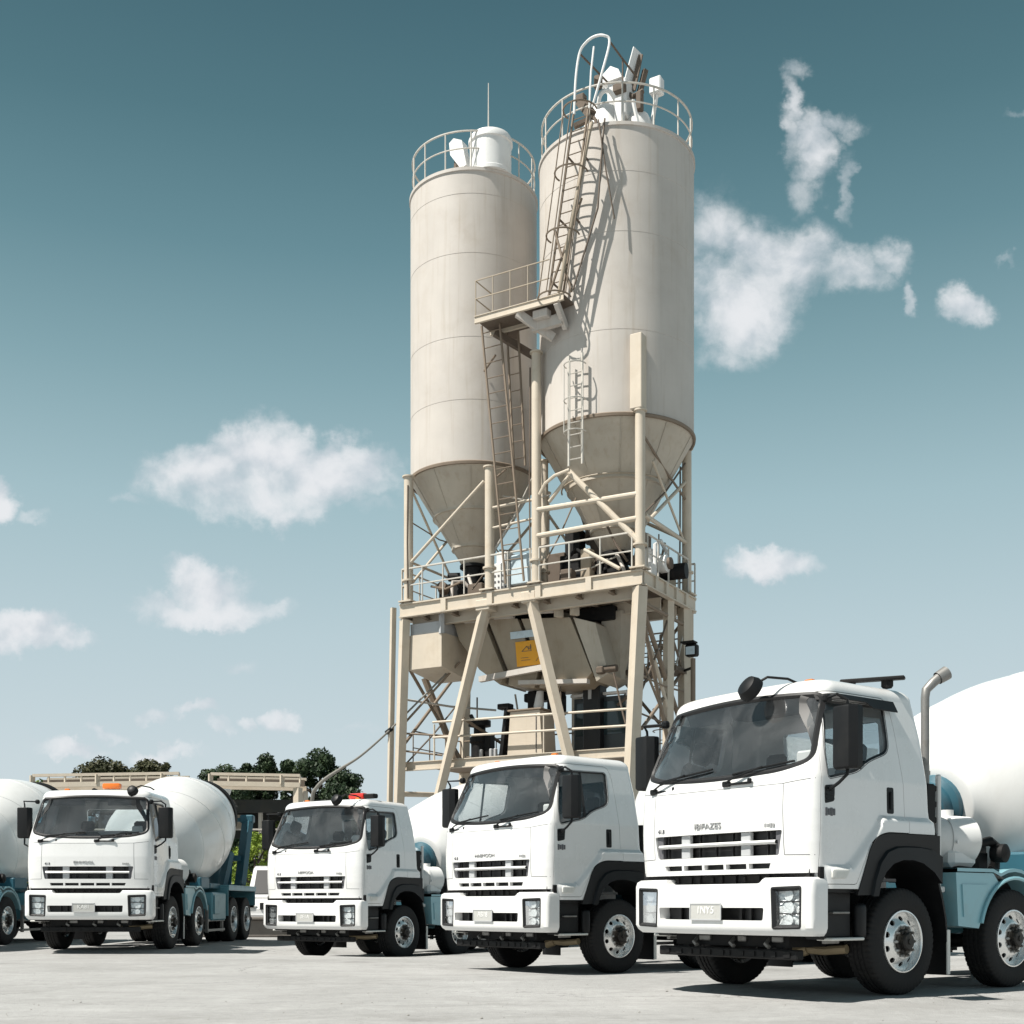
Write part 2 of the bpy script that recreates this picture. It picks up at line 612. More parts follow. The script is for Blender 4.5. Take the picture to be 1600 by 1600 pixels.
def resample(poly, step):
    out = []
    n = len(poly)
    for i in range(n):
        a, b = Vector(poly[i]), Vector(poly[(i + 1) % n])
        k = max(1, int((b - a).length / step))
        for j in range(k):
            out.append(tuple(a + (b - a) * j / k))
    return out


def smooth(pts, k=6):
    """Catmull-Rom curve through the points"""
    P = [Vector(p) for p in pts]
    P = [2 * P[0] - P[1]] + P + [2 * P[-1] - P[-2]]
    out = []
    for i in range(1, len(P) - 2):
        a, b, c, d = P[i - 1], P[i], P[i + 1], P[i + 2]
        for j in range(k):
            t = j / k
            out.append(0.5 * (2 * b + (c - a) * t + (2 * a - 5 * b + 4 * c - d) * t * t + (3 * b - a - 3 * c + d) * t ** 3))
    out.append(P[-2])
    return out


def offset(poly, d):
    """offset a closed CCW/CW polygon outwards by d"""
    n = len(poly)
    area = sum(poly[i][0] * poly[(i + 1) % n][1] - poly[(i + 1) % n][0] * poly[i][1] for i in range(n))
    sg = 1 if area > 0 else -1
    out = []
    for i in range(n):
        a, b, c = Vector(poly[i - 1]), Vector(poly[i]), Vector(poly[(i + 1) % n])
        t = (c - a)
        t.normalize()
        out.append((b.x + t.y * d * sg, b.y - t.x * d * sg))
    return out


def polar_fill(mb, poly, f, k=8):
    cx = sum(p[0] for p in poly) / len(poly)
    cy = sum(p[1] for p in poly) / len(poly)
    n = len(poly)
    prev = None
    ctr = mb.bm.verts.new(f(cx, cy))
    for j in range(1, k + 1):
        t = j / k
        ring = [mb.bm.verts.new(f(cx + (p[0] - cx) * t, cy + (p[1] - cy) * t)) for p in poly]
        for i in range(n):
            if prev is None:
                mb.bm.faces.new((ctr, ring[i], ring[(i + 1) % n]))
            else:
                mb.bm.faces.new((prev[i], ring[i], ring[(i + 1) % n], prev[(i + 1) % n]))
        prev = ring


# ------------------------------------------------------------------ ground
POSE = {  # x, y, yaw, ground height
    'A': (3.075, 13.019, 0.928, 0.059), 'B': (0.728, 18.277, 0.867, -0.025),
    'C': (-3.052, 24.383, 0.547, -0.115), 'D': (-7.787, 24.348, 0.016, 0.068), 'E': (-12.02, 24.9, 0.016, 0.068)}


def ground_z(x, y):
    sw, sz = 0.12, 0.0
    for (X, Y, a, dzv) in POSE.values():
        rx, ry = x - X, y - Y
        lx = rx * math.cos(a) - ry * math.sin(a)
        ly = rx * math.sin(a) + ry * math.cos(a)
        ddx = max(abs(lx) - 1.2, 0)
        ddy = max(-0.5 - ly, ly - 6.8, 0)
        d = math.hypot(ddx, ddy)
        w = math.exp(-(d / 1.3) ** 2)
        w = w / max(1e-3, (d * d + 0.004)) * 0.02
        sw += w
        sz += w * dzv
    return sz / sw


def ground_material():
    m = bpy.data.materials.new('concrete_yard')
    m.use_nodes = True
    t = NB(m.node_tree)
    p = t.n['Principled BSDF']
    tc = t.new('ShaderNodeTexCoord')
    oc = tc.outputs['Object']
    f1, _ = t.noise(oc, 0.22, 6, 0.6, 0.4)
    f2, _ = t.noise(oc, 1.3, 8, 0.65, 0.2)
    f3, _ = t.noise(oc, 26, 6, 0.7)
    f4, _ = t.noise(oc, 160, 3, 0.7)
    c = t.mix(t.sstep(f1, 0.3, 0.7), (0.280, 0.279, 0.274), (0.365, 0.364, 0.360))
    c = t.mix(t.m('MULTIPLY', t.sstep(f2, 0.50, 0.74), 0.45), c, (0.215, 0.21, 0.20))
    c = t.mix(t.m('MULTIPLY', t.sstep(f2, 0.48, 0.28), 0.45), c, (0.435, 0.433, 0.428))
    c = t.mix(t.m('MULTIPLY', t.sstep(f3, 0.50, 0.75), 0.30), c, (0.24, 0.235, 0.225))
    c = t.mix(t.m('MULTIPLY', t.sstep(f4, 0.58, 0.78), 0.35), c, (0.16, 0.155, 0.15))
    # tyre tracks and drag marks running across the yard
    for ang, sc_, k0 in ((-12, (0.30, 2.0, 1), 0.34), (14, (0.22, 2.6, 1), 0.28), (38, (0.25, 2.4, 1), 0.24)):
        mp = t.new('ShaderNodeMapping')
        t.put(mp.inputs[0], t.v('ADD', oc, t.v('SCALE', t.noise(oc, 0.35, 5)[1], 2.6)))
        mp.inputs['Rotation'].default_value = (0, 0, R(ang))
        mp.inputs['Scale'].default_value = sc_
        f5, _ = t.noise(mp.outputs[0], 0.9, 8, 0.66, 0.5)
        c = t.mix(t.m('MULTIPLY', t.sstep(f5, 0.54, 0.72), k0), c, (0.20, 0.196, 0.187))
        c = t.mix(t.m('MULTIPLY', t.sstep(f5, 0.44, 0.28), k0 * 0.8), c, (0.440, 0.438, 0.433))
    f6, _ = t.noise(oc, 6.5, 8, 0.7, 0.3)
    c = t.mix(t.m('MULTIPLY', t.sstep(f6, 0.50, 0.72), 0.42), c, (0.22, 0.216, 0.208))
    c = t.mix(t.m('MULTIPLY', t.sstep(f6, 0.46, 0.30), 0.35), c, (0.445, 0.443, 0.438))
    # oil drips and small damp stains
    vo = t.new('ShaderNodeTexVoronoi')
    t.put(vo.inputs['Vector'], t.v('ADD', oc, t.v('SCALE', t.noise(oc, 3.0, 4)[1], 0.5)))
    vo.inputs['Scale'].default_value = 0.55
    st = t.m('MULTIPLY', t.sstep(vo.outputs['Distance'], 0.26, 0.06), t.sstep(f2, 0.44, 0.6))
    c = t.mix(t.m('MULTIPLY', st, 0.5), c, (0.14, 0.135, 0.13))
    # hairline cracks
    vc = t.new('ShaderNodeTexVoronoi', feature='DISTANCE_TO_EDGE')
    t.put(vc.inputs['Vector'], t.v('ADD', oc, t.v('SCALE', t.noise(oc, 1.1, 7, 0.65)[1], 1.3)))
    vc.inputs['Scale'].default_value = 0.30
    ck = t.m('MULTIPLY', t.sstep(vc.outputs['Distance'], 0.006, 0.0015), t.sstep(f1, 0.45, 0.6))
    c = t.mix(t.m('MULTIPLY', ck, 0.6), c, (0.12, 0.115, 0.11))
    t.put(p.inputs['Base Color'], c)
    p.inputs['Roughness'].default_value = 0.85
    p.inputs['Specular IOR Level'].default_value = 0.3
    h = t.m('ADD', t.m('MULTIPLY', f3, 0.5), t.m('MULTIPLY', f4, 0.25))
    h = t.m('ADD', h, t.m('ADD', t.m('MULTIPLY', f2, 0.9), t.m('MULTIPLY', f6, 0.8)))
    b = t.new('ShaderNodeBump')
    b.inputs['Strength'].default_value = 0.55
    b.inputs['Distance'].default_value = 0.03
    t.put(b.inputs['Height'], h)
    t.l.new(b.outputs[0], p.inputs['Normal'])
    return m


def axis_coords(lo, hi, fine_lo, fine_hi, step):
    a = list(np.arange(fine_lo, fine_hi + 1e-6, step))
    x, s = fine_lo, step
    pre = []
    while x > lo:
        s *= 1.35
        x -= s
        pre.append(max(x, lo))
    x, s = fine_hi, step
    post = []
    while x < hi:
        s *= 1.35
        x += s
        post.append(min(x, hi))
    return pre[::-1] + a + post


gx = axis_coords(-900, 900, -18, 14, 0.25)
gy = axis_coords(-60, 1500, 0, 36, 0.25)
gm = MB()
gm.grid([[Vector((x, y, ground_z(x, y) if (-25 < x < 20 and -5 < y < 45) else 0.0)) for x in gx] for y in gy])
ground = gm.build('ground', ground_material(), angle=180)
tag(ground, kind='structure')

# pebbles and grit on the near ground
gv = MB()
rg = random.Random(3)
for i in range(420):
    y = 7.2 + 12 * rg.random() ** 1.6
    x = (rg.random() - 0.5) * 0.9 * y
    r = rg.uniform(0.003, 0.009) * (1 + 1.0 * (rg.random() < 0.06))
    t = bmesh.new()
    bmesh.ops.create_icosphere(t, subdivisions=1, radius=r)
    for v in t.verts:
        v.co *= rg.uniform(0.7, 1.25)
        v.co.z *= 0.6
    gv._merge(t, Matrix.Translation((x, y, ground_z(x, y) + r * 0.3)))
tag(gv.build('gravel', M['wall']), 'scattered grey grit and small pebbles on the concrete yard', 'gravel', kind='stuff')

# ------------------------------------------------------------------ mixer truck
KZ = [1.02, 1.15, 1.60, 2.05, 2.50, 2.88]
ROOFZ = 2.87


def itp(z, xs, ys):
    return float(np.interp(z, xs, ys))


def cab_hw(z):
    return itp(z, [1.02, 1.16, 1.6, 2.05, 2.5, 2.87], [1.165, 1.172, 1.178, 1.168, 1.098, 1.022])


def cab_yf(z):
    zs = [1.02, 1.16, 1.45, 1.75, 2.0, 2.08, 2.15, 2.5, 2.87]
    ys = [-1.365, -1.375, -1.400, -1.405, -1.39, -1.378, -1.355, -1.215, -1.065]
    return itp(z, zs, ys)


def cab_yb(z):
    return itp(z, [1.02, 1.6, 1.72, 1.8, 2.5, 2.87], [0.49, 0.49, 0.47, 0.455, 0.425, 0.385])


NF, DF, BOW = 5.0, 0.30, 0.055


def cab_half(z, grow=0.0):
    """right half outline from front centre to rear centre at height z"""
    ins = 0.0
    zz = z
    zb = 0.0
    hw, yf, yb = cab_hw(min(zz, ROOFZ)), cab_yf(min(zz, ROOFZ)), cab_yb(min(zz, ROOFZ))
    hw -= grow
    yf += grow
    yb -= grow
    pts = []
    for i in range(15):
        x = hw * 0.62 * i / 14
        pts.append((x, yf + BOW * (x / hw) ** 2 + DF * (1 - (1 - (x / hw) ** NF) ** (1 / NF))))
    xa = 0.62
    ta = math.asin(xa ** (NF / 2))
    for i in range(1, 25):
        th = ta + (math.pi / 2 - ta) * i / 24
        sx = math.sin(th) ** (2 / NF)
        x = hw * sx
        pts.append((x, yf + BOW * sx * sx + DF * (1 - math.cos(th) ** (2 / NF))))
    y0 = pts[-1][1]
    r = 0.075
    for i in range(1, 71):
        pts.append((hw, y0 + (yb - r - y0) * i / 70))
    for i in range(1, 7):
        a = math.pi / 2 * i / 6
        pts.append((hw - r + r * math.cos(a), yb - r + r * math.sin(a)))
    for i in range(1, 11):
        pts.append(((hw - r) * (1 - i / 10), yb))
    return pts


def flare(y, z):
    zc = itp(y, [-1.3, -0.88, -0.80, -0.42, -0.36, 0.6], [1.25, 1.25, 1.30, 1.66, 1.73, 1.73])
    t = min(max((zc - z) / (0.062 if y > -0.40 or y < -0.83 else 0.11), 0), 1)
    k = 0.052 * t * t * (3 - 2 * t)
    e = min(max((y + 1.17) / 0.10, 0), 1)
    return k * e


def cab_front_y(x, z):
    h = cab_half(z)[:39]
    return float(np.interp(abs(x), [p[0] for p in h], [p[1] for p in h]))


def cab_side_x(y, z):
    h = cab_half(z)[20:109]
    return float(np.interp(y, [p[1] for p in h], [p[0] for p in h])) + flare(y, z)


def cab_loft(grow=0.0, zlo=1.02, zhi=None, dense=True):
    mb = MB()
    rows = []
    zs = list(np.arange(zlo, ROOFZ, 0.015 if dense else 0.06)) + [ROOFZ]
    for z in zs:
        h = cab_half(z, grow)
        if grow == 0:
            h = [(x + (flare(y, z) if x > 0.6 * cab_hw(z) and y > -1.2 else 0) * (1 if x > 0.9 else 0), y) for x, y in h]
        full = h + [(-x, y) for x, y in h[-2:0:-1]]
        rows.append([Vector((x, y, z)) for x, y in full])
    base = cab_half(ROOFZ, grow)
    full = base + [(-x, y) for x, y in base[-2:0:-1]]
    cx, cy = 0.0, -0.35
    top = (0.165 if grow == 0 else 0.10)
    for th in [10, 20, 30, 42, 55, 68, 80]:
        k = 1 - 0.135 * (1 - math.cos(R(th))) / 1.0
        ky = 1 - 0.17 * (1 - math.cos(R(th)))
        rows.append([Vector((cx + (x - cx) * k, cy + (y - cy) * ky, ROOFZ + top * 0.82 * math.sin(R(th)))) for x, y in full])
    for k in (0.7, 0.45, 0.2):
        last = rows[-1]
        z = ROOFZ + top * (0.82 + 0.18 * (1 - (k / 0.86) ** 2))
        rows.append([Vector((cx + (x - cx) * k, cy + (y - cy) * k, z)) for x, y in full])
    vs = [[mb.bm.verts.new(p) for p in row] for row in rows]
    n = len(full)
    for A, B in zip(vs[:-1], vs[1:]):
        for i in range(n):
            mb.bm.faces.new((A[i], A[(i + 1) % n], B[(i + 1) % n], B[i]))
    mb.bm.faces.new(vs[0][::-1])
    mb.bm.faces.new(vs[-1])
    bmesh.ops.recalc_face_normals(mb.bm, faces=mb.bm.faces[:])
    me = bpy.data.meshes.new('tmp_loft')
    mb.bm.to_mesh(me)
    mb.bm.free()
    return me


def raw(mb):
    bmesh.ops.recalc_face_normals(mb.bm, faces=mb.bm.faces[:])
    me = bpy.data.meshes.new('tmp_cutter')
    mb.bm.to_mesh(me)
    mb.bm.free()
    return me


WS = resample(rpoly([(-0.985, 2.845), (0, 2.895), (0.985, 2.845), (1.075, 2.20), (0.80, 2.125), (0, 2.085), (-0.80, 2.125), (-1.075, 2.20)],
                    [0.09, 0.5, 0.09, 0.10, 0.3, 0.5, 0.3, 0.10]), 0.06)
SW = resample(rpoly([(-0.985, 2.775), (-0.13, 2.79), (-0.155, 2.34), (-0.50, 2.225), (-0.66, 2.12), (-1.10, 2.03), (-1.10, 2.3)],
                    [0.07, 0.06, 0.10, 0.10, 0.12, 0.05, 0.1]), 0.06)
DOOR = resample(rpoly([(-1.215, 1.065), (-1.20, 2.02), (-1.045, 2.80), (-0.99, 2.868), (-0.09, 2.872), (-0.035, 2.72), (0.01, 2.07), (0.03, 1.565),
                       (-0.32, 1.565), (-0.47, 1.52), (-0.58, 1.42), (-0.765, 1.065)],
                      [0.02, 0.3, 0.06, 0.05, 0.08, 0.2, 0.1, 0.02, 0.1, 0.1, 0.2, 0.03]), 0.08)
ARCH = rpoly([(-0.755, 0.95), (-0.57, 1.42), (-0.46, 1.525), (-0.32, 1.56), (0.70, 1.56), (0.70, 0.95)], [0.02, 0.12, 0.1, 0.1, 0, 0])


def side_prism(poly, x0, x1):
    return MB().prism(poly, lambda y, z: Vector((x0, y, z)), lambda y, z: Vector((x1, y, z)))


def front_prism(poly, y0, y1):
    return MB().prism(poly, lambda x, z: Vector((x, y0, z)), lambda x, z: Vector((x, y1, z)))


def rect(x0, x1, z0, z1, r=0.015):
    return rpoly([(x0, z0), (x1, z0), (x1, z1), (x0, z1)], r, 3)


def surf_patch(mb, poly, fn, k=8):
    polar_fill(mb, poly, fn, k)
    return mb


def wheel_meshes():
    # --- tyre: revolved section with tread blocks, axis = +x (outer face at +x)
    tw, rt = 0.29, 0.52
    prof = [(-0.125, 0.285), (-0.140, 0.31), (-0.148, 0.36), (-0.150, 0.42), (-0.142, 0.470), (-0.134, 0.497), (-0.126, 0.511), (-0.112, 0.517)]
    tread = []
    xs = [-0.098, -0.062, -0.056, -0.048, -0.042, -0.010, -0.005, 0.005, 0.010, 0.042, 0.048, 0.056, 0.062, 0.098]
    dep = [0, 0, 1, 1, 0, 0, 1, 1, 0, 0, 1, 1, 0, 0]
    for x, d in zip(xs, dep):
        tread.append((x, 0.519 - 0.013 * d + 0.001))
    prof = prof + tread + [(-a, b) for a, b in prof[::-1]]
    n = 216
    mb = MB()
    rings = []
    for k in range(n):
        a = 2 * math.pi * k / n
        ring = []
        for i, (x, r) in enumerate(prof):
            rr = r
            if k % 4 == 0 and (4 <= i <= 8 or len(prof) - 9 <= i <= len(prof) - 5):
                rr -= 0.012
            if k % 4 == 2 and 9 <= i <= len(prof) - 10 and dep[min(max(i - 8, 0), 13)] == 0:
                rr -= 0.007
            ring.append(mb.bm.verts.new((x, rr * math.sin(a), rr * math.cos(a))))
        rings.append(ring)
    for k in range(n):
        A, B = rings[k], rings[(k + 1) % n]
        for i in range(len(prof) - 1):
            mb.bm.faces.new((A[i], A[i + 1], B[i + 1], B[i]))
    tyre = mb.mesh('wheel', M['tyre'], 40)

    def rim_mesh(front):
        mb = MB()
        n = 80
        if front:  # bulging disc
            prof = [(0.292, 0.128), (0.302, 0.138), (0.302, 0.150), (0.290, 0.152), (0.280, 0.138), (0.272, 0.100), (0.262, 0.088), (0.250, 0.098), (0.190, 0.132), (0.175, 0.142), (0.165, 0.147), (0.10, 0.150)]
            rin, rout = 7, 9
        else:
            prof = [(0.292, 0.128), (0.302, 0.138), (0.302, 0.150), (0.290, 0.152), (0.282, 0.130), (0.274, 0.05), (0.262, 0.0), (0.250, -0.03), (0.190, -0.048), (0.175, -0.05), (0.165, -0.05), (0.10, -0.05)]
            rin, rout = 7, 9
        loop = prof + [(r, x - 0.014) for r, x in prof[::-1]]
        rings = [[mb.bm.verts.new((x, r * math.sin(2 * math.pi * k / n), r * math.cos(2 * math.pi * k / n))) for k in range(n)] for r, x in loop]
        for j in range(len(loop)):
            for k in range(n):
                A_, B_ = rings[j], rings[(j + 1) % len(loop)]
                mb.bm.faces.new((A_[k], A_[(k + 1) % n], B_[(k + 1) % n], B_[k]))
        cut = MB()
        for k in range(10):
            a = 2 * math.pi * k / 10
            c_, s_ = math.cos(a), math.sin(a)
            ov = [(0.221 + 0.024 * math.cos(q), 0.031 * math.sin(q)) for q in [2 * math.pi * i / 16 for i in range(16)]]
            A_ = [cut.bm.verts.new((-0.3, u_ * s_ + v_ * c_, u_ * c_ - v_ * s_)) for u_, v_ in ov]
            B_ = [cut.bm.verts.new((0.3, u_ * s_ + v_ * c_, u_ * c_ - v_ * s_)) for u_, v_ in ov]
            for i in range(16):
                cut.bm.faces.new((A_[i], A_[(i + 1) % 16], B_[(i + 1) % 16], B_[i]))
            cut.bm.faces.new(A_[::-1])
            cut.bm.faces.new(B_)
        disc = boolean(raw(mb), [(raw(cut), 'DIFFERENCE')])
        mb = MB()
        mb.bm.from_mesh(disc)
        # inner barrel so that no daylight shows through the tyre
        mb.lathe([(0.290, -0.128), (0.255, -0.09), (0.248, 0.06 if front else -0.06), (0.26, 0.085 if front else -0.04)], (0, 0, 0), (1, 0, 0), 48, caps=False)
        # wheel nuts
        x0 = 0.150 if front else -0.05
        for k in range(10):
            a = 2 * math.pi * (k + 0.5) / 10
            mb.lathe([(0.016, 0), (0.016, 0.022), (0.009, 0.036)], (x0, 0.140 * math.sin(a), 0.140 * math.cos(a)), (1, 0, 0), 6)
        return mb.mesh('rim', M['rim'], 28)

    def hub_mesh(front):
        mb = MB()
        if front:
            mb.lathe([(0.125, 0.148), (0.128, 0.160), (0.112, 0.170), (0.088, 0.170), (0.084, 0.205), (0.072, 0.218), (0.03, 0.222), (0.028, 0.232), (0.0, 0.232)], (0, 0, 0), (1, 0, 0), 24)
            for k in range(10):
                a = 2 * math.pi * k / 10
                mb.lathe([(0.012, 0), (0.012, 0.016)], (0.162, 0.099 * math.sin(a), 0.099 * math.cos(a)), (1, 0, 0), 6)
        else:
            mb.lathe([(0.115, -0.05), (0.115, -0.02), (0.098, -0.01), (0.095, 0.10), (0.085, 0.125), (0.04, 0.13), (0.0, 0.13)], (0, 0, 0), (1, 0, 0), 24)
            for k in range(10):
                a = 2 * math.pi * k / 10
                mb.lathe([(0.010, 0), (0.010, 0.012)], (0.128, 0.066 * math.sin(a), 0.066 * math.cos(a)), (1, 0, 0), 6)
        # brake drum behind
        mb.lathe([(0.242, -0.14), (0.242, 0.05 if front else -0.09), (0.17, 0.06 if front else -0.08)], (0, 0, 0), (1, 0, 0), 32)
        return mb.mesh('hub', M['hub'], 28)
    return tyre, rim_mesh(True), hub_mesh(True), rim_mesh(False), hub_mesh(False)


TYRE, RIMF, HUBF, RIMR, HUBR = wheel_meshes()


def add_wheel(root, x, y, front, sgn):
    w = link('wheel', TYRE, root)
    w.location = (x, y, 0.518)
    w.rotation_euler = (0, 0, 0 if sgn > 0 else math.pi)
    link('rim', RIMF if front else RIMR, w)
    link('hub', HUBF if front else HUBR, w)
    return w


DTILT = R(13.6)
DAX = Vector((0, math.cos(DTILT), math.sin(DTILT)))
D0 = Vector((0, 2.24, 2.01))


def make_truck():
    root = thing('mixer_truck', 'white concrete mixer truck', 'mixer truck')
    # ---------------- cab
    loft = cab_loft()
    inner = cab_loft(0.055, 1.10, dense=False)
    cuts = []
    cuts.append((raw(front_prism(WS, -2.0, -0.93)), 'DIFFERENCE'))
    for sg in (1, -1):
        cuts.append((raw(side_prism(SW, 0.9 * sg, 1.4 * sg)), 'DIFFERENCE'))
        cuts.append((raw(side_prism(ARCH, 0.62 * sg, 1.5 * sg)), 'DIFFERENCE'))
    cuts.append((raw(MB().box((0, -1.40, 1.06), (3, 0.37, 0.21))), 'DIFFERENCE'))          # front apron ends higher
    cuts.append((raw(front_prism(rpoly([(-0.80, 1.335), (0.80, 1.335), (0.845, 1.565), (-0.845, 1.565)], 0.02, 3), -2, -1.265)), 'DIFFERENCE'))
    for i in range(5):
        x0 = -0.705 + i * 0.288
        sk = 0.02 if i == 4 else (-0.02 if i == 0 else 0)
        cuts.append((raw(front_prism([(x0 - min(sk, 0) * 1, 1.212), (x0 + 0.258 - max(sk, 0), 1.212), (x0 + 0.258, 1.262), (x0, 1.262)], -2, -1.265)), 'DIFFERENCE'))
    cuts.append((raw(MB().box((0, 0.45, 2.53), (1.25, 0.5, 0.42), 0.03)), 'DIFFERENCE'))      # rear window
    shell0 = boolean(loft, [(inner, 'DIFFERENCE')] + cuts)
    doorcut = [side_prism(offset(DOOR, 0.006), 0.85 * sg, 1.5 * sg) for sg in (1, -1)]
    shell = boolean(shell0, [(raw(d), 'DIFFERENCE') for d in doorcut])
    finish(shell, M['white'], 24)
    cab = link('cab_shell', shell, root)
    ln = MB()
    ln.box((0, -0.40, 1.115), (1.9, 1.2, 0.03))
    ln.build('cab_floor', M['trim'], cab)
    for sg in (1, -1):
        dm = boolean(shell0, [(raw(side_prism(DOOR, 0.85 * sg, 1.5 * sg)), 'INTERSECT')])
        finish(dm, M['white'], 24)
        door = link('door', dm, root)
        # dark jamb behind the shut line
        jb = MB()
        sx = lambda y, z, d: Vector((sg * (cab_side_x(y, z) - d), y, z))
        jb.strip([sx(y, z, 0.040) for y, z in offset(DOOR, 0.02)], [sx(y, z, 0.040) for y, z in offset(DOOR, -0.02)])
        jb.build('door_seal', M['gasket'], door)
        g = MB()
        surf_patch(g, offset(SW, 0.012), lambda y, z: sx(y, z, 0.022), 5)
        g.build('side_window', M['glassd'], door)
        g = MB()
        o1, o2 = offset(SW, 0.010), offset(SW, -0.022)
        g.strip([sx(y, z, -0.003) for y, z in o1], [sx(y, z, 0.012) for y, z in o2])
        g.strip([sx(y, z, -0.003) for y, z in o1], [sx(y, z, 0.01) for y, z in offset(SW, 0.013)])
        # quarter-light post and front corner cover
        g.beam(sx(-0.62, 2.14, 0.012), sx(-0.62, 2.775, 0.012), 0.03, 0.02)
        g.build('window_gasket', M['gasket'], door)
        # recessed handle
        h = MB()
        po = rect(-0.245, -0.145, 1.745, 1.995, 0.02)
        surf_patch(h, po, lambda y, z: sx(y, z, -0.004), 2)
        h.strip([sx(y, z, -0.004) for y, z in po], [sx(y, z, 0.01) for y, z in offset(po, 0.004)])
        h.box((sg * (cab_side_x(-0.19, 1.87) + 0.012), -0.185, 1.87), (0.018, 0.045, 0.17), 0.008)
        h.build('door_handle', M['black'], door)
        # vent cover below the mirror foot
        h = MB()
        po = rpoly([(-1.155, 1.80), (-1.03, 1.825), (-1.015, 1.98), (-1.155, 1.965)], 0.02, 3)
        surf_patch(h, po, lambda y, z: sx(y, z, -0.005), 2)
        h.strip([sx(y, z, -0.005) for y, z in po], [sx(y, z, 0.01) for y, z in offset(po, 0.004)])
        for k in range(3):
            h.box((sg * (cab_side_x(-1.08, 1.85) + 0.008), -1.085, 1.845 + k * 0.04), (0.012, 0.10, 0.012))
        h.build('mirror_foot', M['black'], door)
        # small grey type badge
        h = MB()
        for j in range(4):
            y = -1.14 + j * 0.036
            h.box((sg * (cab_side_x(y, 1.72) + 0.002), y, 1.725), (0.006, 0.028, 0.075 - 0.015 * (j % 2)))
        h.build('badge', M['ink'], door)
        # indicator lamp
        h = MB()
        po = rpoly([(-1.10, 1.115), (-0.93, 1.115), (-0.87, 1.195), (-1.10, 1.195)], 0.015, 3)
        surf_patch(h, po, lambda y, z: sx(y, z, -0.012), 3)
        h.strip([sx(y, z, -0.012) for y, z in po], [sx(y, z, 0.01) for y, z in offset(po, 0.006)])
        h.build('indicator_lamp', M['plate'], door)
    # ---------------- windscreen
    fy = lambda x, z, d: Vector((x, cab_front_y(x, z) + d, z))
    g = MB()
    surf_patch(g, offset(WS, 0.012), lambda x, z: fy(x, z, 0.016), 10)
    wsn = g.build('windscreen', M['glass'], root, 180)
    g = MB()
    o1, o2 = offset(WS, 0.022), offset(WS, -0.030)
    mid = offset(WS, -0.004)
    g.strip([fy(x, z, -0.001) for x, z in o1], [fy(x, z, -0.010) for x, z in mid])
    g.strip([fy(x, z, -0.010) for x, z in mid], [fy(x, z, 0.012) for x, z in o2])
    g.build('gasket', M['gasket'], wsn)
    for xp, xt in ((-0.88, -0.05), (0.18, 0.93)):
        wp = MB()
        y0 = cab_front_y(xp, 2.05)
        wp.box((xp, y0 - 0.015, 2.035), (0.10, 0.035, 0.055), 0.01)
        wp.box((xp + 0.17, y0 - 0.012, 2.03), (0.26, 0.03, 0.022), 0.006)
        wp.box((xp + 0.30, y0 - 0.02, 2.045), (0.05, 0.03, 0.05), 0.01)
        e = fy((xp + xt) / 2 + 0.05, 2.17, -0.035)
        wp.tube([fy(xp, 2.045, -0.03), fy(xp + 0.12, 2.09, -0.045), e], 0.010, 6)
        wp.tube([fy(xp + 0.06 + (xt - xp - 0.06) * t, 2.125 + 0.075 * t + 0.0 * t, -0.014) for t in [i / 8 for i in range(9)]], 0.011, 6)
        wp.build('wiper', M['black'], wsn)
    # sun strip of the cabin lining above the glass, documents on the dash
    # ---------------- interior
    sh = MB()
    sh.box((0, -0.98, 1.83), (1.95, 0.42, 0.30), 0.06)
    sh.box((0.42, -0.86, 1.98), (0.55, 0.22, 0.10), 0.04)
    sh.build('dashboard', M['dash'], root)
    pp = MB()
    pp.box((-0.35, -1.02, 1.985), (0.34, 0.16, 0.012))
    pp.build('dash_papers', M['paper'], root)
    MB().box((0.80, -0.98, 2.20), (0.20, 0.05, 0.26), 0.02).build('dash_box', M['paper'], root)
    for sx_ in (0.52, -0.52):
        st = MB()
        st.box((sx_, -0.22, 1.62), (0.5, 0.5, 0.16), 0.05)
        st.box((sx_, 0.07, 1.98), (0.48, 0.14, 0.62), 0.05, Matrix.Rotation(R(-10), 3, 'X'))
        st.box((sx_, 0.12, 2.40), (0.27, 0.10, 0.19), 0.04, Matrix.Rotation(R(-6), 3, 'X'))
        st.build('seat', M['seat'], root)
    sw = MB()
    cpt = Vector((0.52, -0.66, 2.06))
    rotm = Matrix.Rotation(R(-48), 3, 'X')
    sw.tube([cpt + rotm @ Vector((0.225 * math.cos(a), 0.225 * math.sin(a), 0)) for a in [2 * math.pi * i / 28 for i in range(28)]], 0.016, 6, closed=True)
    for a in (0.3, 2.84, 4.71):
        sw.tube([cpt, cpt + rotm @ Vector((0.22 * math.cos(a), 0.22 * math.sin(a), 0))], 0.018, 5)
    sw.tube([cpt, cpt + Vector((0, -0.22, -0.24))], 0.03, 6)
    sw.build('steering_wheel', M['seat'], root)
    rw = MB()
    rw.box((0, 0.405, 2.53), (1.27, 0.008, 0.44))
    rw.build('rear_window', M['glassd'], root)
    hl = MB()
    hl.box((0, -0.4, 2.885), (1.7, 0.9, 0.02))
    for s_ in (-1, 1):
        hl.box((s_ * 0.52, -0.90, 2.80), (0.62, 0.02, 0.16), 0.008, Matrix.Rotation(R(22), 3, 'X'))
    hl.build('headlining', M['trim'], root)
    # ---------------- front grille and lines
    gr = MB()
    gr.box((0, -1.285, 1.45), (1.70, 0.02, 0.26))
    gr.box((0, -1.285, 1.237), (1.46, 0.02, 0.08))
    for k in range(7):
        x = -0.66 + k * 0.22
        gr.box((x, -1.335, 1.45), (0.008, 0.03, 0.22))
    gr = gr.build('grille', M['gasket'], root)
    sl = MB()
    bar = []
    N = 24
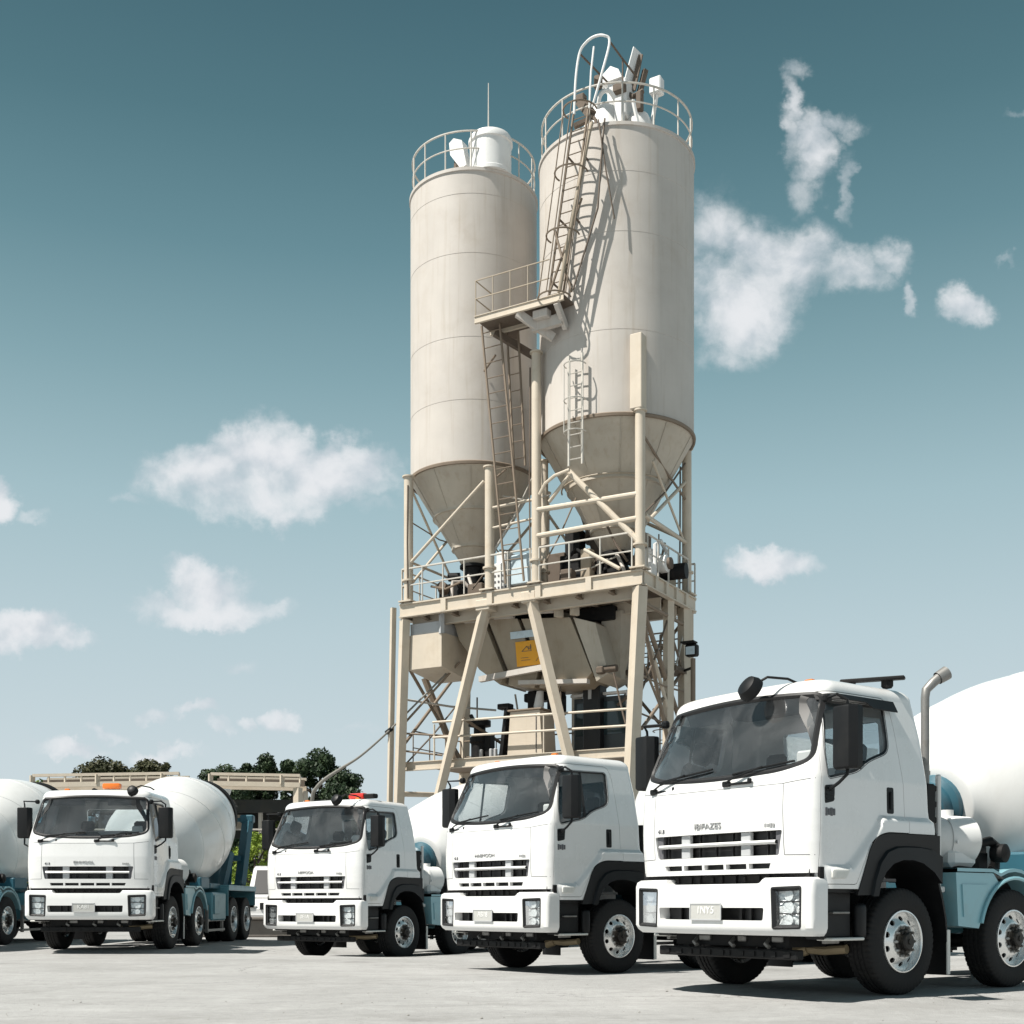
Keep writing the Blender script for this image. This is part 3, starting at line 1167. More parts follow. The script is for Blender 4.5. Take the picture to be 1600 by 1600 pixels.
    for (z0, z1, y0, x1) in ((1.438, 1.480, -0.022, 0.775),):
        rows = []
        for i in range(N + 1):
            x = -x1 + 2 * x1 * i / N
            yf = cab_front_y(x, 1.46)
            rows.append([Vector((x, yf + 0.05, z0)), Vector((x, yf - 0.004, z0 + 0.004)), Vector((x, yf - 0.016, (z0 + z1) / 2)), Vector((x, yf - 0.004, z1 - 0.004)), Vector((x, yf + 0.05, z1))])
        sl.grid(rows)
    sl.build('grille_slat', M['slat'], gr)
    for x, wd in ((-0.40, 0.12), (0.40, 0.12), (-0.79, 0.08), (0.79, 0.08)):
        yf = cab_front_y(x, 1.45)
        MB().box((x, yf + 0.05, 1.45), (wd, 0.05, 0.226), 0.006).build('grille_post', M['grey'] if abs(x) < 0.5 else M['ink'], gr)
    sm = MB()

    def seam_f(pts, w=0.006):
        P = []
        for (a, b) in zip(pts[:-1], pts[1:]):
            k = max(2, int(math.hypot(b[0] - a[0], b[1] - a[1]) / 0.04))
            for i in range(k):
                P.append((a[0] + (b[0] - a[0]) * i / k, a[1] + (b[1] - a[1]) * i / k))
        P.append(pts[-1])
        A, B = [], []
        for i, p in enumerate(P):
            q0, q1 = P[max(i - 1, 0)], P[min(i + 1, len(P) - 1)]
            d = Vector((q1[0] - q0[0], q1[1] - q0[1])).normalized()
            A.append(fy(p[0] - d.y * w / 2, p[1] + d.x * w / 2, -0.0016))
            B.append(fy(p[0] + d.y * w / 2, p[1] - d.x * w / 2, -0.0016))
        sm.strip(A, B, False)
    for sg in (1, -1):
        seam_f([(sg * 0.862, 1.335), (sg * 0.850, 1.98), (sg * 0.845, 1.995)])
        seam_f([(sg * 0.845, 1.995), (sg * 1.135, 2.03)])
        seam_f([(sg * 0.862, 1.335), (sg * 1.135, 1.33)])
    seam_f([(-0.845, 1.995), (-0.5, 1.99), (0.5, 1.99), (0.845, 1.995)], 0.004)
    sm.build('panel_seam', M['gap'], cab)
    tm = text_mesh('IBIFAZES', 0.098, 0.006, M['letter'], 'emblem')
    tm.transform(Matrix.Diagonal((0.98, 0.82, 1, 1)))
    em = link('emblem', tm, root)
    em.rotation_euler = (R(90 - 1), 0, 0)
    em.location = (-0.06, cab_front_y(0, 1.63) - 0.004, 1.640)
    tm2 = text_mesh('41.8', 0.06, 0.004, M['ink'], 'type_badge')
    t2 = link('type_badge', tm2, root)
    t2.rotation_euler = (R(90), 0, R(-4))
    t2.location = (-0.74, cab_front_y(0.74, 1.62) - 0.003, 1.615)
    tb = MB()
    for j in range(4):
        tb.box((0.66 + 0.032 * j, cab_front_y(0.7, 1.62) - 0.002, 1.615), (0.026, 0.006, 0.035 - 0.008 * (j % 2)))
    tb.build('side_badge', M['letter'], root)
    # ---------------- bumper
    def bump_half(z, grow=0.0):
        lip = itp(z, [0.585, 0.62, 0.66, 1.06, 1.105, 1.125], [0.055, 0.018, 0.0, 0.0, 0.012, 0.04]) + grow
        hw, yf = 1.188 - lip * 0.8, -1.435 + lip
        pts = []
        for i in range(15):
            x = hw * 0.62 * i / 14
            pts.append((x, yf + 0.05 * (x / hw) ** 2 + 0.16 * (1 - (1 - (x / hw) ** 6) ** (1 / 6))))
        ta = math.asin(0.62 ** 3)
        for i in range(1, 21):
            th = ta + (math.pi / 2 - ta) * i / 20
            sx = math.sin(th) ** (1 / 3)
            pts.append((hw * sx, yf + 0.05 * sx * sx + 0.16 * (1 - math.cos(th) ** (1 / 3))))
        pts.append((hw, -1.135))
        return pts
    def bump_loft(grow, zs):
        mb = MB()
        vs = []
        for z in zs:
            h = bump_half(z, grow)
            full = [(-x, y) for x, y in h[:0:-1]] + h
            vs.append([mb.bm.verts.new((x, y, z)) for x, y in full])
        n = len(vs[0])
        for A, B in zip(vs[:-1], vs[1:]):
            for i in range(n):
                mb.bm.faces.new((A[i], A[(i + 1) % n], B[(i + 1) % n], B[i]))
        mb.bm.faces.new(vs[0][::-1])
        mb.bm.faces.new(vs[-1])
        return raw(mb)
    bz = [0.585, 0.60, 0.62, 0.64, 0.66, 0.75, 0.85, 0.95, 1.06, 1.085, 1.105, 1.118, 1.125]
    b0 = bump_loft(0, bz)
    bin_ = MB().box((0, -1.09, 0.86), (2.27, 0.36, 0.8))
    HLP = rpoly([(0.770, 0.645), (1.075, 0.655), (1.080, 1.045), (0.755, 1.035)], 0.025, 4)
    HLN = [(-x, z) for x, z in HLP[::-1]]
    bme = boolean(b0, [(raw(bin_), 'DIFFERENCE'),
                       (raw(front_prism(rpoly([(-0.70, 1.2), (-0.62, 1.072), (0.62, 1.072), (0.70, 1.2)], [0, 0.03, 0.03, 0], 4), -2, -1.0)), 'DIFFERENCE'),
                       (raw(front_prism(rpoly([(-0.72, 0.725), (0.66, 0.725), (0.67, 0.845), (-0.735, 0.845)], 0.02, 3), -2, -1.2)), 'DIFFERENCE'),
                       (raw(front_prism(HLP, -2, -1.1)), 'DIFFERENCE'), (raw(front_prism(HLN, -2, -1.1)), 'DIFFERENCE')])
    finish(bme, M['white'], 28)
    bmp = link('bumper', bme, root)
    sv = MB()
    sv.box((0, -1.275, 0.785), (1.42, 0.02, 0.15))
    for x in (-0.52, -0.40, 0.30, 0.42, 0.56):
        sv.box((x, -1.30, 0.785), (0.03, 0.05, 0.13))
    sv.build('air_slot', M['gasket'], bmp)
    def bfy(x, z, d=0.0):
        h = bump_half(z)
        return Vector((x, float(np.interp(abs(x), [p[0] for p in h], [p[1] for p in h])) + d, z))
    for P_ in (HLP, HLN):
        P_ = resample(P_, 0.05)
        hd = MB()
        rin = offset(P_, -0.040)
        polar_fill(hd, offset(P_, -0.03), lambda x, z: bfy(x, z, 0.065 + 0.012 * math.sin(x * 60) * math.sin(z * 48)), 12)
        hd = hd.build('headlight', M['chrome'], root, 20)
        bz_ = MB()
        a, b = offset(P_, 0.003), offset(P_, -0.012)
        bz_.strip([bfy(x, z, -0.003) for x, z in a], [bfy(x, z, -0.006) for x, z in b])
        bz_.strip([bfy(x, z, -0.006) for x, z in b], [bfy(x, z, 0.03) for x, z in rin])
        bz_.strip([bfy(x, z, 0.03) for x, z in rin], [bfy(x, z, 0.075) for x, z in offset(P_, -0.032)])
        bz_.strip([bfy(x, z, -0.003) for x, z in a], [bfy(x, z, 0.03) for x, z in offset(P_, 0.006)])
        zz = sorted(z for _, z in rin)
        xa, xb = min(x for x, _ in rin), max(x for x, _ in rin)
        for q in (0.34, 0.66):
            zc = zz[0] + (zz[-1] - zz[0]) * q
            bz_.tube([bfy(xa + (xb - xa) * t, zc, 0.045) for t in (0, .25, .5, .75, 1)], 0.007, 5)
        bz_.build('lamp_bezel', M['gasket'], hd)
        bl = MB()
        xc = (xa + xb) / 2
        for q, r_ in ((0.17, 0.050), (0.5, 0.062), (0.83, 0.052)):
            zc = zz[0] + (zz[-1] - zz[0]) * q
            c0 = bfy(xc, zc, 0.055)
            bl.lathe([(r_, -0.012), (r_ * 0.85, 0.02), (r_ * 0.35, 0.045), (0.012, 0.03)], c0, (0, 1, 0), 20)
        bl.build('lamp_bowl', M['chrome'], hd)
        le = MB()
        polar_fill(le, offset(P_, -0.036), lambda x, z: bfy(x, z, 0.020), 4)
        le.build('lamp_lens', M['lens'], hd)
    npl = MB()
    npl.box((-0.045, bfy(0, 0.8).y - 0.012, 0.805), (0.41, 0.014, 0.165), 0.012)
    npl = npl.build('number_plate', M['npl'], root)
    pf_ = MB()
    yp_ = bfy(0, 0.8).y - 0.020
    for zz in (0.728, 0.882):
        pf_.box((-0.045, yp_, zz), (0.42, 0.008, 0.012))
    for xx in (-0.25, 0.16):
        pf_.box((xx, yp_, 0.805), (0.012, 0.008, 0.166))
    pf_.build('plate_frame', M['grey'], npl)
    tm = text_mesh('1NY5', 0.10, 0.002, M['slat'], 'plate_number')
    t3 = link('plate_number', tm, npl)
    t3.rotation_euler = (R(90), 0, 0)
    t3.location = (-0.045, bfy(0, 0.8).y - 0.021, 0.818)
    # ---------------- dark nose structure between apron and bumper
    nz = MB()
    nz.box((0, -1.16, 1.10), (2.18, 0.22, 0.20))
    for k in range(9):
        nz.box((-0.6 + 0.15 * k + 0.03 * (k % 2), -1.275, 1.115), (0.05, 0.03, 0.05 + 0.02 * (k % 3)))
    nz.box((0, -1.05, 0.83), (1.9, 0.12, 0.40))
    nz.box((0, -0.75, 0.72), (1.5, 0.8, 0.5))
    for sg in (1, -1):
        nz.box((sg * 1.155, -1.19, 1.14), (0.03, 0.06, 0.16))
    nz.build('front_frame', M['dark'], root)
    ub = MB()
    ub.box((0.0, -1.19, 0.405), (1.84, 0.10, 0.095), 0.012)
    for x in (-0.62, 0.62):
        ub.box((x, -1.1, 0.56), (0.09, 0.08, 0.32), 0.008)
    for k in range(12):
        ub.box((-0.78 + k * 0.14 + 0.02 * (k % 3), -1.245, 0.405), (0.05 + 0.03 * (k % 2), 0.012, 0.05))
    ub.build('underrun_bar', M['dark'], root)
    for x, s in ((-0.45, 1), (0.05, 0.7), (0.5, 0.9)):
        tk = MB()
        tk.tube([(x, -1.10, 0.58), (x, -1.2, 0.50), (x + 0.06, -1.22, 0.47)], 0.022, 6)
        tk.box((x + 0.12, -1.14, 0.545), (0.15 * s, 0.08, 0.06), 0.01)
        tk.build('towing_bracket', M['steel'], root)
    sc = MB()
    sc.tube([(0.50, -0.62, 0.44), (0.72, -0.60, 0.43), (0.95, -0.56, 0.45)], 0.045, 10)
    sc.tube([(0.40, -0.66, 0.40), (0.52, -0.62, 0.44)], 0.06, 10)
    sc.build('steering_link', M['bronze'], root)
    # ---------------- lower side: sill, step and wheel arch
    for sg in (1, -1):
        sl_ = MB()
        X = lambda v: sg * v
        sl_.box((X(1.10), -0.93, 1.02), (0.14, 0.46, 0.075), 0.01)
        sl_.box((X(0.99), -0.90, 0.78), (0.24, 0.42, 0.46), 0.03)
        sl_.box((X(1.125), -0.60, 0.72), (0.10, 0.14, 0.34), 0.05, seg=3)
        sl_.build('side_skirt', M['black'], root)
        st = MB()
        st.box((X(1.09), -0.83, 0.555), (0.20, 0.46, 0.028), 0.008)
        st.build('step', M['plate'], root)
        st2 = MB()
        st2.box((X(1.05), -0.90, 0.80), (0.22, 0.24, 0.022), 0.006)
        st2.box((X(1.03), -0.90, 0.66), (0.05, 0.20, 0.30), 0.006)
        st2.build('step_bracket', M['steel'], root)
        # arch: outer outline to inner wheel opening, as a thick flange
        outer = [(-0.755, 0.965), (-0.66, 1.20), (-0.575, 1.405), (-0.47, 1.515), (-0.32, 1.553), (-0.05, 1.556), (0.2, 1.556), (0.40, 1.556), (0.51, 1.556)]
        midl = [(-0.56, 0.965), (-0.515, 1.12), (-0.44, 1.28), (-0.33, 1.385), (-0.18, 1.43), (-0.03, 1.438), (0.16, 1.438), (0.38, 1.42), (0.53, 1.36)]
        inn = [(-0.475, 0.955), (-0.44, 1.07), (-0.365, 1.18), (-0.25, 1.262), (-0.10, 1.30), (0.06, 1.303), (0.22, 1.275), (0.40, 1.19), (0.53, 1.08)]
        ar = MB()
        xo = lambda y, z: sg * (cab_side_x(min(y, 0.38), z) + 0.004)
        A = [Vector((xo(y, z) - sg * 0.05, y, z)) for y, z in outer]
        A2 = [Vector((xo(y, z) + sg * 0.006, y, z - 0.004)) for y, z in outer]
        B = [Vector((sg * 1.226, y, z)) for y, z in midl]
        B2 = [Vector((sg * 1.250, y + 0.012, z - 0.014)) for y, z in midl]
        C_ = [Vector((sg * 1.255, y, z)) for y, z in inn]
        D_ = [Vector((sg * 0.62, y, z + 0.02)) for y, z in inn]
        for a, b in ((A, A2), (A2, B), (B, B2), (B2, C_), (C_, D_)):
            ar.strip(a, b, False)
        ar.build('wheel_arch', M['black'], root, 25)
        # rear inner fender continuing down to the mud flap
        fl = MB()
        pts = [(0.44, 1.25), (0.53, 1.10), (0.60, 0.92), (0.655, 0.72), (0.68, 0.50)]
        a = [Vector((X(1.20), y, z)) for y, z in pts]
        b = [Vector((X(0.70), y, z)) for y, z in pts]
        a2 = [Vector((X(1.20), y + 0.025, z + 0.01)) for y, z in pts]
        b2 = [Vector((X(0.70), y + 0.025, z + 0.01)) for y, z in pts]
        fl.strip(a, b, False)
        fl.strip(a2, b2, False)
        fl.strip(a, a2, False)
        fl.build('inner_fender', M['black'], root)
        mf = MB()
        mf.box((X(0.99), 0.70, 0.42), (0.40, 0.018, 0.50), 0.004)
        mf.build('mud_flap', M['black'], root)
        ms = MB()
        ms.box((X(1.20), 0.705, 0.40), (0.02, 0.05, 0.45), 0.005)
        ms.build('flap_bracket', M['plate'], root)
        # mirror
        mr = MB()
        cx, cy, cz = X(1.355 if sg > 0 else 1.285), -1.06, 2.385
        prof = [(-0.125, 0.05), (-0.127, -0.045), (-0.105, -0.080), (0.0, -0.100), (0.075, -0.088), (0.127, -0.02), (0.125, 0.05)]
        rows = []
        for z, k in ((-0.285, 0.82), (-0.268, 0.97), (-0.25, 1), (0.0, 1), (0.262, 1), (0.277, 0.97), (0.285, 0.90)):
            rows.append([mr.bm.verts.new((cx + px * k, cy + py * k, cz + z)) for px, py in prof])
        for a, b in zip(rows[:-1], rows[1:]):
            for i in range(len(prof)):
                mr.bm.faces.new((a[i], a[(i + 1) % 7], b[(i + 1) % 7], b[i]))
        mr.bm.faces.new(rows[0][::-1])
        mr.bm.faces.new(rows[-1])
        mr = mr.build('mirror', M['black'], root, 24)
        mg = MB()
        mg.box((cx, cy + 0.052, cz + 0.07), (0.215, 0.008, 0.36), 0.003)
        mg.box((cx, cy + 0.052, cz - 0.19), (0.215, 0.008, 0.13), 0.003)
        mg.build('mirror_glass', M['mirror'], mr)
        am = MB()
        am.tube([(cx, cy, cz + 0.26), (cx, cy - 0.01, cz + 0.345), (X(1.28), cy - 0.06, cz + 0.40), (X(1.06), -1.0, cz + 0.40)], 0.014, 7)
        am.tube([(cx, cy, cz - 0.26), (cx, cy - 0.01, cz - 0.33), (X(1.28), cy - 0.03, cz - 0.40), (X(1.17), -1.09, cz - 0.46)], 0.016, 7)
        am.tube([(cx, cy - 0.02, cz - 0.2), (cx, cy - 0.02, cz + 0.3)], 0.014, 6)
        am.box((X(1.07), -1.0, cz + 0.40), (0.07, 0.09, 0.08), 0.02)
        am.build('mirror_arm', M['black'], mr)
    # roof drip, marker lamps
    for x in (-0.62, 0.62):
        ml = MB()
        ml.box((x, -0.70, 3.035), (0.10, 0.07, 0.045), 0.018, seg=2)
        ml.build('marker_light', M['amber'], root)
    hn = MB()
    hn.tube([(-0.2, -0.45, 3.045), (-0.2, -0.25, 3.05), (-0.2, 0.1, 3.05)], [0.05, 0.025, 0.02], 8)
    hn.build('air_horn', M['dark'], root)
    # ---------------- chassis
    ch = MB()
    for x in (-0.42, 0.42):
        ch.box((x, 3.05, 0.86), (0.09, 8.3, 0.27))
    for y in (-0.6, 0.7, 1.45, 2.7, 3.6, 4.5, 5.65, 6.9):
        ch.box((0, y, 0.86), (0.84, 0.10, 0.20))
    ch.box((0, 0.0, 0.86), (0.75, 1.3, 0.55))
    ch.box((0, 1.4, 0.70), (0.5, 1.4, 0.4))
    ch.build('chassis', M['dark'], root)
    sf = MB()
    for x in (-0.43, 0.43):
        sf.box((x, 4.2, 1.08), (0.12, 5.6, 0.16))
    for y in (1.9, 3.1, 4.4, 5.6, 6.6):
        sf.box((0, y, 1.08), (0.95, 0.14, 0.13))
    sf.build('subframe', M['dark'], root)
    for y, fr in ((0, 1), (1.90, 1), (4.997, 0), (6.302, 0)):
        ax = MB()
        ax.tube([(-1.0, y, 0.518), (-0.5, y, 0.48), (0.5, y, 0.48), (1.0, y, 0.518)], 0.075, 10)
        if not fr:
            ax.lathe([(0.08, -0.22), (0.22, -0.12), (0.24, 0), (0.22, 0.12), (0.08, 0.22)], (0, y, 0.5), (0, 1, 0), 16)
        for x in (-0.42, 0.42):
            ax.box((x, y, 0.66), (0.08, 1.1, 0.06))
        ax.build('axle', M['dark'], root)
        for sg in (1, -1):
            add_wheel(root, sg * 1.035, y, fr, sg)
            if not fr:
                w = add_wheel(root, sg * 0.70, y, fr, sg)
    # ---------------- behind the cab
    bk = MB()
    bk.box((0.92, 0.66, 1.62), (0.24, 0.16, 0.95), 0.02)
    bk.box((0.55, 0.68, 1.55), (0.5, 0.14, 0.8), 0.02)
    bk.box((-0.5, 0.66, 1.62), (0.9, 0.16, 0.9), 0.02)
    for k in range(6):
        bk.box((0.93, 0.74, 1.25 + 0.16 * k), (0.2, 0.06, 0.06), 0.01)
    bk.build('air_intake', M['dark'], root)
    dc = MB()
    dc.box((1.02, 0.80, 1.62), (0.05, 0.05, 1.15), 0.012)
    dc.box((1.02, 0.80, 1.03), (0.10, 0.10, 0.06), 0.01)
    dc.build('guard_post', M['plainw'], root)
    # water tank and pump between cab and drum
    wt = MB()
    wt.lathe([(0.06, -0.30), (0.20, -0.29), (0.255, -0.24), (0.265, 0), (0.255, 0.24), (0.20, 0.29), (0.06, 0.30)], (0.78, 1.30, 1.55), (0.35, 0.9, 0), 32)
    wt.tube([(0.78, 1.30, 1.80), (0.78, 1.30, 1.87)], 0.07, 12)
    wt.lathe([(0.262, -0.10), (0.275, -0.10), (0.275, -0.06), (0.262, -0.06)], (0.78, 1.30, 1.55), (0.35, 0.9, 0), 32, caps=False)
    wt.lathe([(0.11, 0.285), (0.13, 0.30), (0.13, 0.33), (0.05, 0.35)], (0.78, 1.30, 1.55), (0.35, 0.9, 0), 20)
    wt.box((0.80, 1.30, 1.36), (0.40, 0.46, 0.20), 0.05)
    for k in range(3):
        wt.box((1.03, 1.12 + 0.14 * k, 1.52 + 0.06 * (k % 2)), (0.02, 0.03, 0.03))
    wt.build('water_tank', M['plainw'], root)
    pm = MB()
    pm.box((0.80, 1.30, 1.22), (0.34, 0.30, 0.12), 0.02)
    pm.box((0.86, 1.72, 1.30), (0.16, 0.22, 0.30), 0.03)
    pm.box((0.70, 1.92, 1.36), (0.20, 0.24, 0.36), 0.04)
    pm.tube([(0.9, 1.55, 1.5), (1.0, 1.75, 1.55), (0.95, 1.95, 1.5), (0.9, 2.0, 1.25)], 0.05, 8)
    pm.tube([(0.80, 1.0, 1.2), (1.0, 1.2, 1.25), (1.02, 1.7, 1.22), (0.8, 2.1, 1.3)], 0.028, 7)
    pm.lathe([(0.09, 0), (0.10, 0.03), (0.10, 0.14), (0.05, 0.17)], (0.98, 1.84, 1.42), (1, 0.1, 0), 14)
    pm.build('pump_unit', M['dark'], root)
    # drum front pedestal and drive
    pd = MB()
    pd.prism([(-0.62, 1.0), (0.62, 1.0), (0.36, 2.15), (-0.36, 2.15)], lambda x, z: Vector((x, 1.62, z)), lambda x, z: Vector((x, 1.74, z)))
    pd.prism([(1.74, 1.0), (2.35, 1.0), (1.74, 2.0)], lambda y, z: Vector((-0.40, y, z)), lambda y, z: Vector((-0.34, y, z)))
    pd.prism([(1.74, 1.0), (2.35, 1.0), (1.74, 2.0)], lambda y, z: Vector((0.34, y, z)), lambda y, z: Vector((0.40, y, z)))
    pd.build('drum_pedestal', M['tealdk'], root)
    dv = MB()
    c0 = D0 - DAX * 0.42
    dv.lathe([(0.10, -0.12), (0.24, -0.10), (0.26, 0.1), (0.30, 0.14), (0.30, 0.30), (0.36, 0.34), (0.36, 0.42)], c0, DAX, 28)
    dv.build('drum_drive', M['tealdk'], root)
    # ---------------- drum
    prof = [(0.36, 0.00), (0.47, -0.01), (0.50, 0.01), (0.52, 0.05), (0.72, 0.14), (0.93, 0.25), (1.06, 0.36), (1.09, 0.42)]
    for i in range(1, 15):
        t = i / 14
        s_ = 0.42 + t * 1.38
        prof.append((1.09 + 0.165 * math.sin(t * math.pi / 2), s_))
    prof += [(1.258, 1.95), (1.258, 2.35)]
    for i in range(1, 25):
        t = i / 24
        prof.append((1.258 - 0.60 * (0.42 * t + 0.58 * t * t), 2.35 + t * 2.42))
    prof += [(0.65, 4.80), (0.60, 4.82)]
    dr = MB()
    dr.lathe(prof, D0, DAX, 96)
    drum = dr.build('drum', M['drumw'], root, 40)
    for r_, s_ in ((1.0915, 0.425), (1.2595, 2.36)):
        bd = MB()
        bd.lathe([(r_ - 0.004, s_ - 0.010), (r_ + 0.005, s_ - 0.006), (r_ + 0.005, s_ + 0.006), (r_ - 0.006, s_ + 0.010)], D0, DAX, 96, caps=False)
        bd.build('drum_weld', M['drumw'], drum)
    # spiral weld line of the mixing blades showing through the shell
    X_ = Vector((1, 0, 0))
    Y_ = DAX.cross(X_)
    pr = [(q[1], q[0]) for q in prof if q[1] >= 0.42 and q[1] <= 4.78]
    for ph in (0.0, math.pi):
        sp = []
        for i in range(150):
            s_ = 0.45 + 4.2 * i / 149
            r_ = float(np.interp(s_, [p[0] for p in pr], [p[1] for p in pr])) + 0.001
            an = ph + 2 * math.pi * s_ / 3.1
            sp.append(D0 + DAX * s_ + (X_ * math.cos(an) + Y_ * math.sin(an)) * r_)
        MB().tube(sp, 0.007, 5).build('spiral_weld', M['drumw'], drum)
    tr = MB()
    tr.lathe([(0.82, 4.25), (0.90, 4.26), (0.90, 4.42), (0.80, 4.43)], D0, DAX, 64, caps=False)
    tr.build('drum_track', M['dark'], drum)
    # rear support, hopper, chute
    rs = MB()
    for sg in (1, -1):
        rs.beam((sg * 0.50, 6.35, 1.0), (sg * 0.72, 6.45, 2.15), 0.14, 0.20)
        rs.beam((sg * 0.50, 7.15, 1.0), (sg * 0.72, 6.55, 2.15), 0.12, 0.14)
        rs.lathe([(0.13, -0.08), (0.13, 0.08)], (sg * 0.62, 6.42, 2.25), DAX, 16)
        # guard post rising beside the drum mouth
        rs.beam((sg * 0.88, 6.90, 1.35), (sg * 1.00, 7.20, 2.95), 0.16, 0.24)
        rs.beam((sg * 0.55, 6.9, 1.30), (sg * 0.92, 6.90, 1.36), 0.10)
        rs.box((sg * 0.98, 7.25, 3.02), (0.34, 0.26, 0.20), 0.03)
    rs.beam((-0.9, 6.95, 2.02), (0.9, 6.95, 2.02), 0.14)
    rs.beam((-1.0, 7.22, 3.0), (1.0, 7.22, 3.0), 0.10)
    rs.build('rear_frame', M['tealdk'], root)
    hp = MB()
    for (r0, r1, z0, z1) in ((0.62, 0.36, 3.75, 3.0),):
        A = [Vector((math.cos(a) * r0, 7.05 + 0.75 * r0 * math.sin(a), z0)) for a in [2 * math.pi * i / 24 for i in range(24)]]
        B = [Vector((math.cos(a) * r1, 7.15 + 0.75 * r1 * math.sin(a), z1)) for a in [2 * math.pi * i / 24 for i in range(24)]]
        A2 = [v + (v - Vector((0, 7.05, z0))).normalized() * -0.015 for v in A]
        hp.strip(A, B)
        hp.strip(A, A2)
        hp.strip(A2, [v * 1.0 for v in B])
    hp.build('hopper', M['plainw'], root)
    cu = MB()
    pts = [(0, 7.15, 2.3), (0, 7.5, 1.8), (0, 7.9, 1.3)]
    A = []
    for (x, y, z) in pts:
        A.append([Vector((0.28 * math.cos(a), y + 0.2 * math.sin(a) * 0.6, z + 0.22 * math.sin(a) * 0.8)) for a in [math.pi + math.pi * i / 10 for i in range(11)]])
    cu.grid(A)
    cu.grid([[p + Vector((0, 0.01, 0.016)) for p in row] for row in A])
    cu.build('chute', M['tealdk'], root)
    # ladder to the hopper
    # ---------------- mudguards and side boxes
    for sg in (1, -1):
        mg_ = MB()
        yc, zc, r0 = 1.90, 0.52, 0.635
        prof = [(0.86, 1.245), (1.50, 1.245)] + [(yc + r0 * 1.10 * math.cos(R(a)), zc + (r0 + 0.10) * math.sin(R(a))) for a in (112, 100, 90, 80, 65, 50, 35, 20)]
        wx0, wx1 = sg * 0.86, sg * 1.20
        a = [Vector((wx1, y, z)) for y, z in prof]
        b = [Vector((wx0, y, z)) for y, z in prof]
        a2 = [Vector((wx1, y, z - 0.035)) for y, z in prof]
        mg_.strip(a, b, False)
        mg_.strip(a, a2, False)
        # front box face with wheel cut-out
        box = [(0.90, 0.66), (0.86, 1.20), (1.52, 1.20)] + [(yc + r0 * math.cos(R(q)), zc + r0 * math.sin(R(q))) for q in (115, 125, 135, 145, 155, 165)] + [(1.26, 0.63)]
        mg_.prism(box, lambda y, z: Vector((sg * 1.185, y, z)), lambda y, z: Vector((sg * 0.90, y, z)))
        # raised press line
        ins = [(0.98, 0.75), (0.95, 1.08), (1.40, 1.08), (1.22, 0.80)]
        mg_.prism(ins, lambda y, z: Vector((sg * 1.20, y, z)), lambda y, z: Vector((sg * 1.18, y, z)))
        # rolled lip round the wheel
        mg_.tube([Vector((sg * 1.20, yc + r0 * math.cos(R(q)), zc + r0 * math.sin(R(q)))) for q in range(165, 15, -8)], 0.022, 6)
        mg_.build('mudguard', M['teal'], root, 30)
        sb = MB()
        sb.box((sg * 1.0, 3.55, 0.82), (0.40, 1.20, 0.62), 0.03)
        sb.box((sg * 1.215, 3.3, 0.86), (0.02, 0.5, 0.42), 0.008)
        sb.build('side_box', M['teal_shade'], root)
        ld = MB()
        for z in (0.52, 0.30):
            ld.box((sg * 1.10, 3.5, z), (0.10, 1.5, 0.05))
        ld.box((sg * 1.10, 2.85, 0.55), (0.06, 0.06, 0.6))
        ld.box((sg * 1.10, 4.15, 0.55), (0.06, 0.06, 0.6))
        ld.build('side_guard', M['steel'], root)
        dk = MB()
        dk.box((sg * 0.90, 5.72, 1.285), (0.66, 2.80, 0.055), 0.012)
        dk.box((sg * 1.215, 5.72, 1.24), (0.03, 2.80, 0.11), 0.01)
        dk.box((sg * 0.90, 4.335, 0.93), (0.62, 0.035, 0.66), 0.01)
        dk.box((sg * 0.90, 7.10, 1.05), (0.62, 0.035, 0.42), 0.01)
        dk.build('rear_fender', M['teal_shade'], root)
        bx = MB()
        bx.box((sg * 0.82, 2.86, 1.33), (0.5, 0.7, 0.26), 0.03)
        bx.box((sg * 0.80, 3.9, 1.28), (0.45, 0.9, 0.12), 0.02)
        bx.build('deck_box', M['tealdk'], root)
    rl = MB()
    rl.box((0, 7.22, 0.86), (2.3, 0.08, 0.16), 0.01)
    rl.box((0, 7.2, 0.5), (2.2, 0.07, 0.09), 0.01)
    rl.build('rear_bumper', M['dark'], root)
    for sg in (1, -1):
        t_ = MB()
        t_.box((sg * 0.95, 7.27, 0.86), (0.30, 0.03, 0.11), 0.01)
        t_.build('tail_light', M['redl'], root)
    return root


def add_exhaust(root):
    e = MB()
    p = [(0.88, 0.78, 0.95), (0.88, 0.78, 2.99), (0.885, 0.79, 3.07), (0.92, 0.86, 3.15), (0.95, 0.93, 3.21)]
    e.tube(p, [0.043, 0.043, 0.046, 0.05, 0.052], 16, caps=False)
    e.tube([(0.94, 0.91, 3.195), (0.985, 1.0, 3.255)], [0.066, 0.074], 16, caps=False)
    e.tube([(0.88, 0.78, 2.2), (0.88, 0.78, 2.24)], 0.052, 14)
    o = e.build('exhaust_pipe', M['steel'], root)
    k = MB()
    k.tube([(0.955, 0.935, 3.22), (0.982, 0.992, 3.25)], [0.058, 0.066], 16)
    k.build('exhaust_mouth', M['gasket'], o)


def add_kerb_mirror(root, x, z, y=-1.23, r=0.13):
    k = MB()
    ax = Vector((0.15, 0.8, -0.5))
    k.lathe([(r * 0.4, -0.11), (r * 0.8, -0.09), (r, -0.03), (r, 0.01), (r * 0.9, 0.02)], (x, y, z), ax, 24)
    k.tube([(x, y + 0.03, z + 0.06), (x + 0.12, y + 0.08, z + 0.12), (x + 0.25, y + 0.22, z + 0.10), (x + 0.30, y + 0.30, z + 0.06)], 0.013, 7)
    o = k.build('kerb_mirror', M['black'], root)


